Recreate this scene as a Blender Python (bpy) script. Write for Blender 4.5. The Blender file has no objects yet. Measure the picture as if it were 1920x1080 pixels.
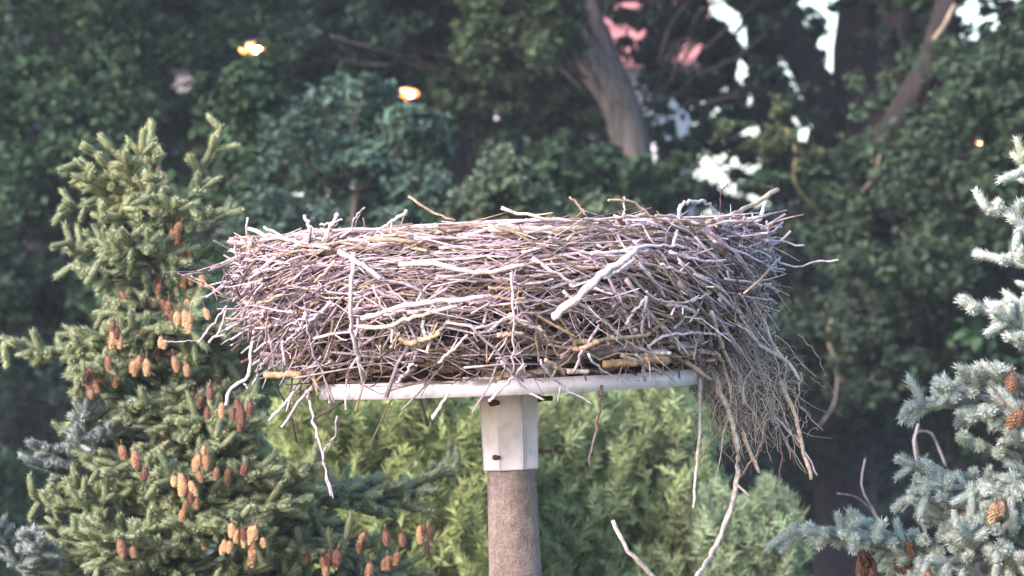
import bpy, math, random
import numpy as np
from mathutils import Vector, Matrix, Quaternion

R = math.radians
rng = np.random.default_rng(7)
random.seed(7)
S = bpy.context.scene
COL = S.collection

# ------------------------------------------------------------------ camera, sky, sun, exposure
ZC = 7.0                       # the camera looks level, at the height of the nest
CAMY = -15.0
cam = bpy.data.cameras.new('camera')
cam.sensor_width = 36.0
cam.lens = 168.75
cam.clip_start = 0.5
cam.clip_end = 2000.0
cam.dof.use_dof = True
cam.dof.focus_distance = 14.6
cam.dof.aperture_fstop = 5.6
camo = bpy.data.objects.new('camera', cam)
camo.location = (0, CAMY, ZC)
camo.rotation_euler = (R(90), 0, 0)
COL.objects.link(camo)
S.camera = camo

SUN_AZ, SUN_EL = 224.0, 26.0
world = bpy.data.worlds.new('World')
S.world = world
world.use_nodes = True
wn = world.node_tree
sky = wn.nodes.new('ShaderNodeTexSky')
sky.sky_type = 'NISHITA'
sky.sun_disc = False
sky.sun_elevation = R(SUN_EL)
sky.sun_rotation = R(SUN_AZ)
sky.air_density = 1.0
sky.dust_density = 1.0
sky.ozone_density = 3.0
wn.links.new(sky.outputs[0], wn.nodes['Background'].inputs[0])
wn.nodes['Background'].inputs[1].default_value = 0.115
sl = bpy.data.lights.new('sun', 'SUN')
sl.energy = 1.8
sl.angle = R(22)
sl.color = (1.0, 0.78, 0.75)
so = bpy.data.objects.new('sun', sl)
sd = Vector((math.sin(R(SUN_AZ)) * math.cos(R(SUN_EL)), math.cos(R(SUN_AZ)) * math.cos(R(SUN_EL)), math.sin(R(SUN_EL))))
so.rotation_euler = sd.to_track_quat('Z', 'Y').to_euler()
so.location = (-20, -30, 30)
COL.objects.link(so)
vs = S.view_settings
vs.view_transform = 'Standard'
vs.look = 'None'
vs.exposure = 2.12
vs.gamma = 1.0
S.render.engine = 'CYCLES'
S.cycles.use_denoising = True
S.cycles.max_bounces = 6
S.cycles.transparent_max_bounces = 4
S.render.filter_size = 1.7

# ------------------------------------------------------------------ helpers
PX = 9000.0                    # photograph pixels per unit tangent


def P(px, py, d):
    """the point at depth d (metres from the camera) seen at photograph pixel (px, py)"""
    return np.array([(px - 960) * d / PX, CAMY + d, ZC + (540 - py) * d / PX])


def mesh_obj(name, V, faces, mat, parent=None, tint=None, origin=(0, 0, 0), smooth=False, mats=None, midx=None):
    """V: (n,3) in world coordinates; faces: list of (m,k) int arrays; the object's parent sits at origin"""
    V = np.asarray(V, dtype=np.float64) - np.asarray(origin)
    me = bpy.data.meshes.new(name)
    me.vertices.add(len(V))
    me.vertices.foreach_set('co', V.astype(np.float32).ravel())
    loops, starts, n = [], [], 0
    for F in faces:
        F = np.asarray(F, dtype=np.int32)
        if len(F) == 0:
            continue
        loops.append(F.ravel())
        starts.append(np.arange(len(F), dtype=np.int32) * F.shape[1] + n)
        n += F.size
    loops = np.concatenate(loops)
    starts = np.concatenate(starts)
    me.loops.add(len(loops))
    me.loops.foreach_set('vertex_index', loops)
    me.polygons.add(len(starts))
    me.polygons.foreach_set('loop_start', starts)
    for m in (mats or [mat]):
        me.materials.append(m)
    if midx is not None:
        me.polygons.foreach_set('material_index', np.asarray(midx, dtype=np.int32))
    me.update(calc_edges=True)
    me.validate()
    if smooth:
        me.polygons.foreach_set('use_smooth', np.ones(len(me.polygons), dtype=bool))
    if tint is not None:
        a = me.attributes.new('tint', 'FLOAT_COLOR', 'POINT')
        c = np.ones((len(V), 4), dtype=np.float32)
        c[:, :3] = tint
        a.data.foreach_set('color', c.ravel())
    o = bpy.data.objects.new(name, me)
    COL.objects.link(o)
    if parent is not None:
        o.parent = parent
    return o


def tag(o, label=None, cat=None, group=None, kind=None):
    if label:
        o['label'] = label
    if cat:
        o['category'] = cat
    if group:
        o['group'] = group
    if kind:
        o['kind'] = kind
    return o


def thing(name, label, cat, loc, group=None):
    o = bpy.data.objects.new(name, None)
    o.empty_display_size = 0.3
    o.location = tuple(float(v) for v in loc)
    COL.objects.link(o)
    return tag(o, label, cat, group)


def unit(v):
    v = np.asarray(v, dtype=float)
    return v / (np.linalg.norm(v, axis=-1, keepdims=True) + 1e-12)


def frames(pts):
    t = np.gradient(pts, axis=0)
    t = unit(t)
    up = np.array([0, 0, 1.0])
    if abs(t[:, 2]).mean() > 0.8:
        up = np.array([0.0, 1.0, 0.15])
    a = unit(np.cross(t, up))
    b = np.cross(a, t)
    return t, a, b


class Geo:
    """collects tubes and patches, then links them as ONE mesh"""
    def __init__(self):
        self.V, self.Q, self.T, self.C, self.n = [], [], [], [], 0

    def add(self, V, quads=None, tris=None, col=(1, 1, 1)):
        V = np.asarray(V, dtype=float)
        self.V.append(V)
        c = np.asarray(col, dtype=float)
        self.C.append(np.broadcast_to(c, (len(V), 3)) if c.ndim == 1 else c)
        if quads is not None and len(quads):
            self.Q.append(np.asarray(quads) + self.n)
        if tris is not None and len(tris):
            self.T.append(np.asarray(tris) + self.n)
        self.n += len(V)

    def tube(self, pts, rad, sides=5, col=(1, 1, 1), cap=True, rough=0.0):
        pts = np.asarray(pts, dtype=float)
        n = len(pts)
        rad = np.broadcast_to(np.asarray(rad, dtype=float), (n,))
        t, a, b = frames(pts)
        th = np.arange(sides) * 2 * np.pi / sides
        rr = rad[:, None] * (1 + rough * rng.standard_normal((n, sides)) if rough else np.ones((n, sides)))
        V = pts[:, None, :] + rr[..., None] * (np.cos(th)[None, :, None] * a[:, None, :] + np.sin(th)[None, :, None] * b[:, None, :])
        V = V.reshape(-1, 3)
        i = np.arange(n - 1)[:, None] * sides
        j = np.arange(sides)[None, :]
        k = (j + 1) % sides
        Q = np.stack([i + j, i + k, i + sides + k, i + sides + j], -1).reshape(-1, 4)
        T = None
        if cap:
            V = np.vstack([V, pts[0] - t[0] * rad[0] * 0.2, pts[-1] + t[-1] * rad[-1] * 0.2])
            c0, c1 = n * sides, n * sides + 1
            jj = np.arange(sides)
            kk = (jj + 1) % sides
            T = np.vstack([np.stack([np.full(sides, c0), kk, jj], -1),
                           np.stack([np.full(sides, c1), (n - 1) * sides + jj, (n - 1) * sides + kk], -1)])
        self.add(V, Q, T, col)

    def build(self, name, mat, parent=None, origin=(0, 0, 0), smooth=True):
        V = np.vstack(self.V)
        C = np.vstack(self.C)
        f = []
        if self.Q:
            f.append(np.vstack(self.Q))
        if self.T:
            f.append(np.vstack(self.T))
        return mesh_obj(name, V, f, mat, parent, C, origin, smooth)


def resample(pts, n):
    pts = np.asarray(pts, dtype=float)
    m = len(pts)
    if m == 2:
        u = np.linspace(0, 1, n)[:, None]
        return pts[0] * (1 - u) + pts[1] * u
    x = np.concatenate([[0], np.cumsum(np.linalg.norm(np.diff(pts, axis=0), axis=1))])
    xs = np.linspace(0, x[-1], n)
    tg = np.gradient(pts, x, axis=0)
    out = np.empty((n, pts.shape[1]))
    idx = np.clip(np.searchsorted(x, xs, 'right') - 1, 0, m - 2)
    h = x[idx + 1] - x[idx]
    u = ((xs - x[idx]) / h)[:, None]
    h = h[:, None]
    out = ((2 * u**3 - 3 * u**2 + 1) * pts[idx] + (u**3 - 2 * u**2 + u) * h * tg[idx]
           + (-2 * u**3 + 3 * u**2) * pts[idx + 1] + (u**3 - u**2) * h * tg[idx + 1])
    return out


# ------------------------------------------------------------------ materials
def new_mat(name):
    m = bpy.data.materials.new(name)
    m.use_nodes = True
    nt = m.node_tree
    return m, nt, nt.nodes['Principled BSDF']


def noise(nt, scale, detail=4, vec=None, rough=0.6):
    n = nt.nodes.new('ShaderNodeTexNoise')
    n.inputs['Scale'].default_value = scale
    n.inputs['Detail'].default_value = detail
    n.inputs['Roughness'].default_value = rough
    if vec is not None:
        nt.links.new(vec, n.inputs['Vector'])
    return n


def ramp(nt, fac, stops):
    r = nt.nodes.new('ShaderNodeValToRGB')
    el = r.color_ramp.elements
    while len(el) < len(stops):
        el.new(0.5)
    for e, (p, c) in zip(el, stops):
        e.position = p
        e.color = (*c, 1)
    nt.links.new(fac, r.inputs[0])
    return r


def mul(nt, a, b, fac=1.0):
    m = nt.nodes.new('ShaderNodeMix')
    m.data_type = 'RGBA'
    m.blend_type = 'MULTIPLY'
    m.inputs[0].default_value = fac
    nt.links.new(a, m.inputs[6])
    nt.links.new(b, m.inputs[7])
    return m.outputs[2]


def bump(nt, bs, height, strength, dist):
    b = nt.nodes.new('ShaderNodeBump')
    b.inputs['Strength'].default_value = strength
    b.inputs['Distance'].default_value = dist
    nt.links.new(height, b.inputs['Height'])
    nt.links.new(b.outputs[0], bs.inputs['Normal'])


def tint_mat(name, scale=60, lo=0.6, hi=1.25, rough=0.75, bumpd=0.002, stretch=None, translucent=0.0, spec=0.3, tr_col=(1, 1, 1)):
    """surface colour from the 'tint' attribute (set for each leaf, stick, stone) broken up by noise"""
    m, nt, bs = new_mat(name)
    at = nt.nodes.new('ShaderNodeAttribute')
    at.attribute_name = 'tint'
    tc = nt.nodes.new('ShaderNodeTexCoord')
    vec = tc.outputs['Object']
    if stretch:
        mp = nt.nodes.new('ShaderNodeMapping')
        mp.inputs['Scale'].default_value = stretch
        nt.links.new(vec, mp.inputs[0])
        vec = mp.outputs[0]
    n = noise(nt, scale, 4, vec)
    r = ramp(nt, n.outputs[0], [(0.3, (lo,) * 3), (0.7, (hi,) * 3)])
    c = mul(nt, at.outputs['Color'], r.outputs[0])
    nt.links.new(c, bs.inputs['Base Color'])
    bs.inputs['Roughness'].default_value = rough
    bs.inputs['Specular IOR Level'].default_value = spec
    if bumpd:
        bump(nt, bs, n.outputs[0], 0.6, bumpd)
    if translucent:
        tr = nt.nodes.new('ShaderNodeBsdfTranslucent')
        nt.links.new(c, tr.inputs[0])
        mx = nt.nodes.new('ShaderNodeMixShader')
        mx.inputs[0].default_value = translucent
        nt.links.new(bs.outputs[0], mx.inputs[1])
        nt.links.new(tr.outputs[0], mx.inputs[2])
        nt.links.new(mx.outputs[0], nt.nodes['Material Output'].inputs[0])
    return m


M_stick = tint_mat('weathered_wood', 70, 0.45, 1.25, 0.85, 0.004)
M_leaf = tint_mat('leaf', 9, 0.75, 1.2, 0.7, 0, translucent=0.25, spec=0.12)
M_needle = tint_mat('needle', 160, 0.6, 1.3, 0.6, 0.003, translucent=0.12)
M_bark = tint_mat('bark', 7, 0.45, 1.35, 0.9, 0.03, stretch=(3.2, 3.2, 0.55))
M_cone = tint_mat('cone', 120, 0.7, 1.2, 0.6, 0.002)
M_root = tint_mat('root', 80, 0.6, 1.2, 0.9, 0)


def simple_mat(name, stops, scale, rough, bumpd=0.0, metal=0.0, detail=5, stretch=None):
    m, nt, bs = new_mat(name)
    tc = nt.nodes.new('ShaderNodeTexCoord')
    vec = tc.outputs['Object']
    if stretch:
        mp = nt.nodes.new('ShaderNodeMapping')
        mp.inputs['Scale'].default_value = stretch
        nt.links.new(vec, mp.inputs[0])
        vec = mp.outputs[0]
    n = noise(nt, scale, detail, vec)
    r = ramp(nt, n.outputs[0], stops)
    nt.links.new(r.outputs[0], bs.inputs['Base Color'])
    bs.inputs['Roughness'].default_value = rough
    bs.inputs['Metallic'].default_value = metal
    if bumpd:
        bump(nt, bs, n.outputs[0], 0.6, bumpd)
    return m


M_ground = simple_mat('ground', [(0.3, (0.03, 0.045, 0.02)), (0.7, (0.07, 0.085, 0.04))], 1.5, 0.95, 0.05)
M_galv = simple_mat('galvanised_steel', [(0.25, (0.56, 0.48, 0.52)), (0.5, (0.70, 0.60, 0.63)), (0.8, (0.78, 0.68, 0.69))], 9, 0.55, 0.001, 0.15)
M_band = simple_mat('band_steel', [(0.25, (0.68, 0.61, 0.66)), (0.8, (0.82, 0.75, 0.79))], 7, 0.5, 0.001, 0.1)
def streaked(name, stops, scale, rough):
    m = simple_mat(name, stops, scale, rough, 0.001, 0.1)
    nt = m.node_tree
    bs = nt.nodes['Principled BSDF']
    src = bs.inputs['Base Color'].links[0].from_socket
    tc = nt.nodes.new('ShaderNodeTexCoord')
    mp = nt.nodes.new('ShaderNodeMapping')
    mp.inputs['Scale'].default_value = (1, 1, 0.12)
    nt.links.new(tc.outputs['Object'], mp.inputs[0])
    n = noise(nt, 60, 5, mp.outputs[0])
    r = ramp(nt, n.outputs[0], [(0.28, (0.78, 0.70, 0.66)), (0.42, (1, 1, 1))])
    n2 = noise(nt, 18, 6, tc.outputs['Object'])
    r2 = ramp(nt, n2.outputs[0], [(0.30, (0.82, 0.80, 0.80)), (0.50, (1, 1, 1))])
    nt.links.new(mul(nt, mul(nt, src, r.outputs[0]), r2.outputs[0]), bs.inputs['Base Color'])
    return m


M_galv = streaked('galvanised_steel', [(0.25, (0.62, 0.54, 0.58)), (0.8, (0.80, 0.70, 0.71))], 9, 0.55)
M_band = streaked('band_steel', [(0.25, (0.70, 0.63, 0.68)), (0.8, (0.84, 0.77, 0.80))], 7, 0.5)
M_rust = simple_mat('rusty_bolt', [(0.3, (0.05, 0.03, 0.025)), (0.7, (0.12, 0.06, 0.04))], 60, 0.85, 0.001)
M_board = simple_mat('platform_board', [(0.3, (0.10, 0.06, 0.04)), (0.7, (0.22, 0.14, 0.09))], 14, 0.85, 0.003, stretch=(1, 6, 6))
M_mulch = simple_mat('old_nest_filling', [(0.3, (0.012, 0.008, 0.007)), (0.55, (0.04, 0.024, 0.018)), (0.8, (0.12, 0.065, 0.040))], 34, 0.95, 0.03, detail=8)
M_lamp_metal = simple_mat('lamp_metal', [(0.3, (0.03, 0.035, 0.03)), (0.7, (0.06, 0.06, 0.055))], 6, 0.6)
M_render_wall = simple_mat('house_render', [(0.3, (0.66, 0.62, 0.60)), (0.7, (0.78, 0.74, 0.72))], 2.5, 0.9, 0.004)
M_roof = simple_mat('roof_tile', [(0.3, (0.36, 0.14, 0.13)), (0.7, (0.50, 0.22, 0.21))], 5, 0.8, 0.01)
M_white_frame = simple_mat('painted_frame', [(0.3, (0.7, 0.7, 0.7)), (0.7, (0.8, 0.8, 0.8))], 4, 0.5)
M_glass = simple_mat('window_glass', [(0.3, (0.03, 0.035, 0.04)), (0.7, (0.05, 0.055, 0.06))], 2, 0.1)


def concrete_mat():
    m, nt, bs = new_mat('spun_concrete')
    tc = nt.nodes.new('ShaderNodeTexCoord')
    n = noise(nt, 26, 6, tc.outputs['Object'])
    r = ramp(nt, n.outputs[0], [(0.3, (0.15, 0.120, 0.108)), (0.7, (0.255, 0.21, 0.192))])
    v = nt.nodes.new('ShaderNodeTexVoronoi')
    v.inputs['Scale'].default_value = 230
    nt.links.new(tc.outputs['Object'], v.inputs['Vector'])
    r2 = ramp(nt, v.outputs['Color'], [(0.10, (0.65, 0.6, 0.58)), (0.5, (1, 1, 1)), (0.92, (1.25, 1.22, 1.2))])
    n3 = noise(nt, 130, 3, tc.outputs['Object'])
    r3 = ramp(nt, n3.outputs[0], [(0.30, (0.3, 0.22, 0.2)), (0.36, (1, 1, 1))])
    mp = nt.nodes.new('ShaderNodeMapping')
    mp.inputs['Scale'].default_value = (1, 1, 0.15)
    nt.links.new(tc.outputs['Object'], mp.inputs[0])
    n4 = noise(nt, 16, 5, mp.outputs[0])
    r4 = ramp(nt, n4.outputs[0], [(0.3, (0.68, 0.64, 0.62)), (0.62, (1.15, 1.12, 1.1))])
    c = mul(nt, mul(nt, mul(nt, r.outputs[0], r2.outputs[0]), r3.outputs[0]), r4.outputs[0])
    nt.links.new(c, bs.inputs['Base Color'])
    bs.inputs['Roughness'].default_value = 0.95
    bump(nt, bs, n3.outputs[0], 0.7, 0.004)
    return m


M_conc = concrete_mat()


def emit_mat(name, col, strength):
    m, nt, bs = new_mat(name)
    bs.inputs['Base Color'].default_value = (0.8, 0.7, 0.4, 1)
    bs.inputs['Emission Color'].default_value = (*col, 1)
    bs.inputs['Emission Strength'].default_value = strength
    return m


M_bulb = emit_mat('lamp_bulb', (1.0, 0.78, 0.40), 12.0)
M_bowl = emit_mat('lamp_bowl', (1.0, 0.19, 0.0), 1.1)

# ------------------------------------------------------------------ the ground
g = Geo()
N = 40
gx = np.linspace(-400, 400, N)
gy = np.linspace(-60, 740, N)
X, Y = np.meshgrid(gx, gy)
Z = 0.12 * np.sin(X * 0.11) * np.cos(Y * 0.07) - 0.12
ii = np.arange(N - 1)
I, J = np.meshgrid(ii, ii)
q = np.stack([J * N + I, J * N + I + 1, (J + 1) * N + I + 1, (J + 1) * N + I], -1).reshape(-1, 4)
g.add(np.stack([X, Y, Z], -1).reshape(-1, 3), q)
tag(g.build('ground', M_ground), kind='structure')

# ------------------------------------------------------------------ nest pole with its platform
TILT = R(2.3)
POLE_TOP = P(952, 720, 15.0)                    # centre of the platform's underside
base = np.array([POLE_TOP[0] + math.tan(TILT) * POLE_TOP[2], 0, 0.0])
UPV = unit(POLE_TOP - base)
EX = np.array([UPV[2], 0, -UPV[0]])             # the platform's own x axis
EY = np.array([0, 1.0, 0])


def L2W(p):                                     # platform coordinates -> world
    p = np.atleast_2d(np.asarray(p, dtype=float))
    return POLE_TOP + p[:, 0:1] * EX + p[:, 1:2] * EY + p[:, 2:3] * UPV


pole = thing('nest_pole', 'round speckled concrete pole with pale steel collar and ring platform under the stork nest', 'pole', base)
H = np.linalg.norm(POLE_TOP - base)


def lathe(prof, sides, ph=0.0, cap_top=False, cap_bot=False):
    prof = np.asarray(prof, dtype=float)
    th = ph + np.arange(sides) * 2 * np.pi / sides
    V = np.stack([prof[:, 0:1] * np.cos(th), prof[:, 0:1] * np.sin(th), np.broadcast_to(prof[:, 1:2], (len(prof), sides))], -1).reshape(-1, 3)
    i = np.arange(len(prof) - 1)[:, None] * sides
    j = np.arange(sides)[None, :]
    k = (j + 1) % sides
    Q = np.stack([i + j, i + k, i + sides + k, i + sides + j], -1).reshape(-1, 4)
    return V, Q


cb = -0.268                                     # collar bottom below the platform
V, Q = lathe([(0.128, -H - 0.2), (0.083, -0.62), (0.0755, cb - 0.01), (0.074, -0.03), (0.0, -0.03)], 40)
g = Geo()
g.add(L2W(V), Q)
g.build('shaft', M_conc, pole, base)
# collar: eight-sided folded sheet, a little wider at the top
g = Geo()
ph = R(-90 + 24.0)
V, Q = lathe([(0.085, cb), (0.0925, cb), (0.0925, cb + 0.006), (0.098, -0.012), (0.09, -0.012)], 8, ph)
g.add(L2W(V), Q)
col = g.build('collar', M_galv, pole, base, smooth=False)
bv = col.modifiers.new('edge', 'BEVEL')
bv.width = 0.012
bv.segments = 3
g = Geo()                                       # the folded seam standing proud of the sheet
a = R(-90 + 24.0)
sx, sy = 0.0955 * math.cos(a), 0.0955 * math.sin(a)
g.tube(L2W([(sx * 0.985, sy * 0.985, cb + 0.004), (sx * 1.0, sy * 1.0, cb + 0.13), (sx * 1.02, sy * 1.02, -0.014)]), 0.0028, 6)
g.build('seam', M_galv, col, base)
for (ang, z, ln) in ((-121, -0.055, 0.034), (-120, -0.225, 0.022), (-2, -0.05, 0.05), (-1, -0.215, 0.042), (110, -0.05, 0.03), (110, -0.22, 0.03)):
    g = Geo()
    a = R(ang)
    d = np.array([math.cos(a), math.sin(a), 0])
    sv = np.array([-math.sin(a), math.cos(a), 0])
    p0 = d * 0.088 + np.array([0, 0, z])
    if ang < -100:
        d2 = unit(d + sv * 1.1)
    else:
        d2 = d
    g.tube(L2W([p0, p0 + d2 * ln]), 0.0085 if z > -0.1 else 0.006, 10)
    g.tube(L2W([p0 + d * 0.004, p0 + d * 0.013]), 0.0125 if z > -0.1 else 0.009, 6)
    g.build('bolt', M_rust, pole, base, smooth=False)
# ring platform: an upright flat steel band, four spokes and a deck of boards
RB = 0.585
g = Geo()
V, Q = lathe([(RB, -0.022), (RB + 0.006, -0.022), (RB + 0.006, 0.026), (RB, 0.026), (RB, -0.022)], 96)
g.add(L2W(V), Q)
g.build('platform_ring', M_band, pole, base, smooth=False)
for k in range(3):
    g = Geo()
    a = R(20 + 60 * k)
    c, s = math.cos(a) * (RB - 0.003), math.sin(a) * (RB - 0.003)
    g.tube(L2W([(-c, -s, -0.004 - 0.0006 * k), (c, s, -0.004 - 0.0006 * k)]), 0.011, 4)
    g.build('spoke', M_galv, pole, base, smooth=False)
for k in range(9):
    x = -0.50 + k * 0.125
    hl = math.sqrt(max(RB**2 - (abs(x) + 0.055)**2, 0.01)) - 0.012
    w, t = 0.054, 0.010
    V = np.array([(x + sx * w, sy * hl, 0.018 + sz * t) for sx in (-1, 1) for sy in (-1, 1) for sz in (-1, 1)])
    Q = [(0, 1, 3, 2), (4, 6, 7, 5), (0, 4, 5, 1), (2, 3, 7, 6), (0, 2, 6, 4), (1, 5, 7, 3)]
    g = Geo()
    g.add(L2W(V), Q)
    g.build('platform_board', M_board, pole, base, smooth=False)

# ------------------------------------------------------------------ the stork nest
nest_org = L2W([(0, 0, 0.03)])[0]
nest = thing('stork_nest', 'huge empty stork nest of bleached grey sticks on top of the concrete pole', 'nest', nest_org)
ZP = np.array([0.0, 0.045, 0.11, 0.20, 0.29, 0.36, 0.415, 0.455, 0.48])
RP = np.array([0.60, 0.655, 0.71, 0.775, 0.83, 0.845, 0.835, 0.79, 0.70])


def nestR(z):
    return np.interp(z, ZP, RP)


PALE = np.array([[0.68, 0.53, 0.57], [0.60, 0.49, 0.57], [0.78, 0.64, 0.67], [0.46, 0.37, 0.43], [0.68, 0.53, 0.52]])
TAN = np.array([[0.50, 0.36, 0.25], [0.42, 0.29, 0.20], [0.56, 0.42, 0.31]])
DARK = np.array([[0.16, 0.11, 0.10], [0.22, 0.16, 0.15], [0.11, 0.07, 0.06], [0.27, 0.21, 0.20]])


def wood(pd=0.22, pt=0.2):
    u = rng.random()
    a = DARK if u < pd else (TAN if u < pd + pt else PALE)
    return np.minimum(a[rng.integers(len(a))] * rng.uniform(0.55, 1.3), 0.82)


def twig(g, c, d, L, r, col, bend=0.12, forks=None, n=7, sides=5, zmin=None):
    """one crooked stick: c centre, d direction, L length, r radius; in platform coordinates"""
    d = unit(d)
    s = unit(np.cross(d, rng.standard_normal(3)))
    u = np.linspace(-0.5, 0.5, n)
    bow = rng.normal(0, bend) * L
    pts = c + u[:, None] * L * d + (bow * (1 - 4 * u**2))[:, None] * s
    kink = rng.standard_normal((n, 3)) * (0.013 * L + 0.0018)
    pts = pts + kink
    if zmin is not None:
        pts[:, 2] = np.maximum(pts[:, 2], zmin)
    zz = pts[:, 2]
    pts[:, 2] = np.where(zz > 0.487, 0.487 + 0.25 * (zz - 0.487), zz)
    rad = r * np.linspace(1.1, rng.uniform(0.45, 0.95), n) * (1 + 0.10 * rng.standard_normal(n))
    g.tube(L2W(pts), np.maximum(rad, 0.0009), sides, col)
    for _ in range(forks if forks is not None else (rng.integers(1, 3) if rng.random() < 0.5 else 0)):
        k = rng.integers(1, n - 1)
        fd = unit(d * rng.uniform(0.5, 1.1) + rng.standard_normal(3) * 0.55)
        fl = L * rng.uniform(0.08, 0.38)
        q = pts[k] + np.linspace(0, 1, 4)[:, None] * fl * fd + rng.standard_normal((4, 3)) * 0.015 * fl
        q[0] = pts[k]
        q[:, 2] = np.where(q[:, 2] > 0.48, 0.48 + 0.35 * (q[:, 2] - 0.48), q[:, 2])
        g.tube(L2W(q), np.maximum(rad[k] * np.linspace(0.7, 0.4, 4), 0.0008), 4, col)


# the old rotted filling, coloured near black to deepen shade in the gaps
V, Q = lathe([(0.0, 0.005), (0.49, 0.005), (0.51, 0.03), (0.53, 0.10), (0.57, 0.20), (0.63, 0.30), (0.68, 0.37), (0.65, 0.405), (0.45, 0.415), (0.0, 0.39)], 120)
sub = []
for k in range(len(V)):
    a = math.atan2(V[k, 1], V[k, 0])
    f = 1 + 0.03 * math.sin(9 * a + V[k, 2] * 31) + 0.022 * math.sin(23 * a - V[k, 2] * 47) + 0.015 * rng.standard_normal()
    V[k, :2] *= f
g = Geo()
g.add(L2W(V), Q)
g.build('filling', M_mulch, nest, nest_org)

g = Geo()
NT = 5600
for k in range(NT):
    th = rng.uniform(-math.pi, math.pi)
    front = math.sin(th) < 0.25
    if not front and rng.random() < 0.45:
        continue
    z = 0.45 * rng.beta(1.75, 1.0)
    if z < 0.19 and rng.random() < 0.42:
        continue
    dep = abs(rng.normal(0, 0.085))
    r0 = nestR(z) - dep - 0.012
    er = np.array([math.cos(th), math.sin(th), 0])
    et = np.array([-math.sin(th), math.cos(th), 0])
    c = er * r0 + np.array([0, 0, z + 0.01])
    up = np.array([0, 0, 1.0])
    side = er[0]
    upper = z > 0.33
    L = np.clip(rng.lognormal(math.log(0.24), 0.5), 0.07, 0.75)
    rad = np.clip(rng.lognormal(math.log(0.0027), 0.45), 0.0012, 0.010)
    u = rng.random()
    if u < (0.10 if upper else 0.20) + 0.32 * max(0, abs(side) - 0.45):
        # sticks pointing outward and down like thatch
        e = R(rng.normal(-22 if upper else -35, 18))
        d = unit(er * math.cos(e) + et * rng.normal(0, 0.55) + up * math.sin(e))
        c = c - er * 0.05
        L *= 0.75
    else:
        e = R(rng.normal(0, 11 if upper else 27))
        if not upper and rng.random() < 0.10:
            e = R(rng.normal(80, 18))
            L *= 0.7
        # both flanks droop outward
        e += R(-28) * np.clip((side - 0.35) * 1.5, 0, 1) * (-math.sin(th)) * 0.9
        e += R(24) * np.clip((-side - 0.45) * 1.6, 0, 1) * (-math.sin(th)) * 0.9
        d = unit(et * math.cos(e) + up * math.sin(e) + er * rng.normal(0, 0.12))
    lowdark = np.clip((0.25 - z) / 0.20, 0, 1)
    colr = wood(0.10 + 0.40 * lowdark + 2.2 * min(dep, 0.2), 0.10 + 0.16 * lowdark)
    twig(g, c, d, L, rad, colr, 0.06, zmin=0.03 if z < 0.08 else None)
# level sticks along the rim and across the top
for k in range(900):
    th = rng.uniform(-math.pi, math.pi)
    r0 = rng.uniform(0.45, 0.80)
    z = 0.442 + 0.052 * rng.random() - 0.10 * max(0, r0 - 0.70)
    er = np.array([math.cos(th), math.sin(th), 0])
    et = np.array([-math.sin(th), math.cos(th), 0])
    d = unit(et + er * rng.normal(0, 0.3) + np.array([0, 0, rng.normal(0, 0.10)]))
    twig(g, er * r0 + np.array([0, 0, z]), d, np.clip(rng.lognormal(math.log(0.34), 0.4), 0.1, 0.8),
         np.clip(rng.lognormal(math.log(0.0036), 0.4), 0.0015, 0.011), wood(0.14, 0.2), 0.05)
# thick old branches at the bottom, lying on the deck
for k in range(110):
    th = rng.uniform(-math.pi, math.pi)
    er = np.array([math.cos(th), math.sin(th), 0])
    et = np.array([-math.sin(th), math.cos(th), 0])
    z = rng.uniform(0.035, 0.15)
    mix = rng.random()
    d = unit(et * (1 if mix < 0.7 else 0.3) + er * (0.2 if mix < 0.7 else 1) + np.array([0, 0, rng.normal(0, 0.10)]))
    twig(g, er * (nestR(z) - 0.07 - 0.05 * rng.random()) + np.array([0, 0, z]), d, rng.uniform(0.15, 0.4), rng.uniform(0.007, 0.015), wood(0.5, 0.42), 0.05, forks=0, sides=8, zmin=0.04)
def thatch(n, x0, x1, y0, y1, ang, sig, l0, l1):
    """sticks sliding off the flanks of the nest: start box and fall angle as seen from the front"""
    for _ in range(n):
        x, y = rng.uniform(x0, x1), rng.uniform(y0, y1)
        a, ln = R(rng.normal(ang, sig)), rng.uniform(l0, l1)
        m = rng.normal(0, 0.05) * ln
        q = [(x, y), (x + math.cos(a) * ln * .5 - math.sin(a) * m, y + math.sin(a) * ln * .5 + math.cos(a) * m), (x + math.cos(a) * ln, y + math.sin(a) * ln)]
        W = trace(q, rng.uniform(0.0, 0.045))
        W[:, 1] += rng.uniform(-0.03, 0.25) * min(1.0, abs(x - 950) / 400)
        W = resample(W, 8)
        W[1:-1] += rng.standard_normal((6, 3)) * 0.0025
        r = np.clip(rng.lognormal(math.log(0.0036), 0.35), 0.0015, 0.009)
        g.tube(W, r * np.linspace(1.1, rng.uniform(0.4, 0.9), 8), 5, wood(0.16, 0.14))
        if rng.random() < 0.4:
            k = rng.integers(2, 6)
            fd = unit(W[k + 1] - W[k]) + rng.standard_normal(3) * 0.5
            g.tube(W[k] + np.linspace(0, 1, 4)[:, None] * unit(fd) * rng.uniform(0.03, 0.09), r * np.linspace(0.6, 0.35, 4), 4, wood(0.2, 0.2))


def surf_y(x, z):
    """front of the nest in platform coordinates"""
    rr = float(nestR(np.clip(z, 0, 0.45)))
    if z < 0.0:
        rr = 0.61
    return -math.sqrt(max(rr * rr - x * x, 0.0))


def trace(pts, off):
    out = []
    for (px, py) in pts:
        y = -0.6
        for _ in range(4):
            w = P(px, py, 15.0 + y)
            rel = w - POLE_TOP
            x, z = rel @ EX, rel @ UPV
            y = surf_y(x, z) - off
        out.append(P(px, py, 15.0 + y))
    return np.array(out)


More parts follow.
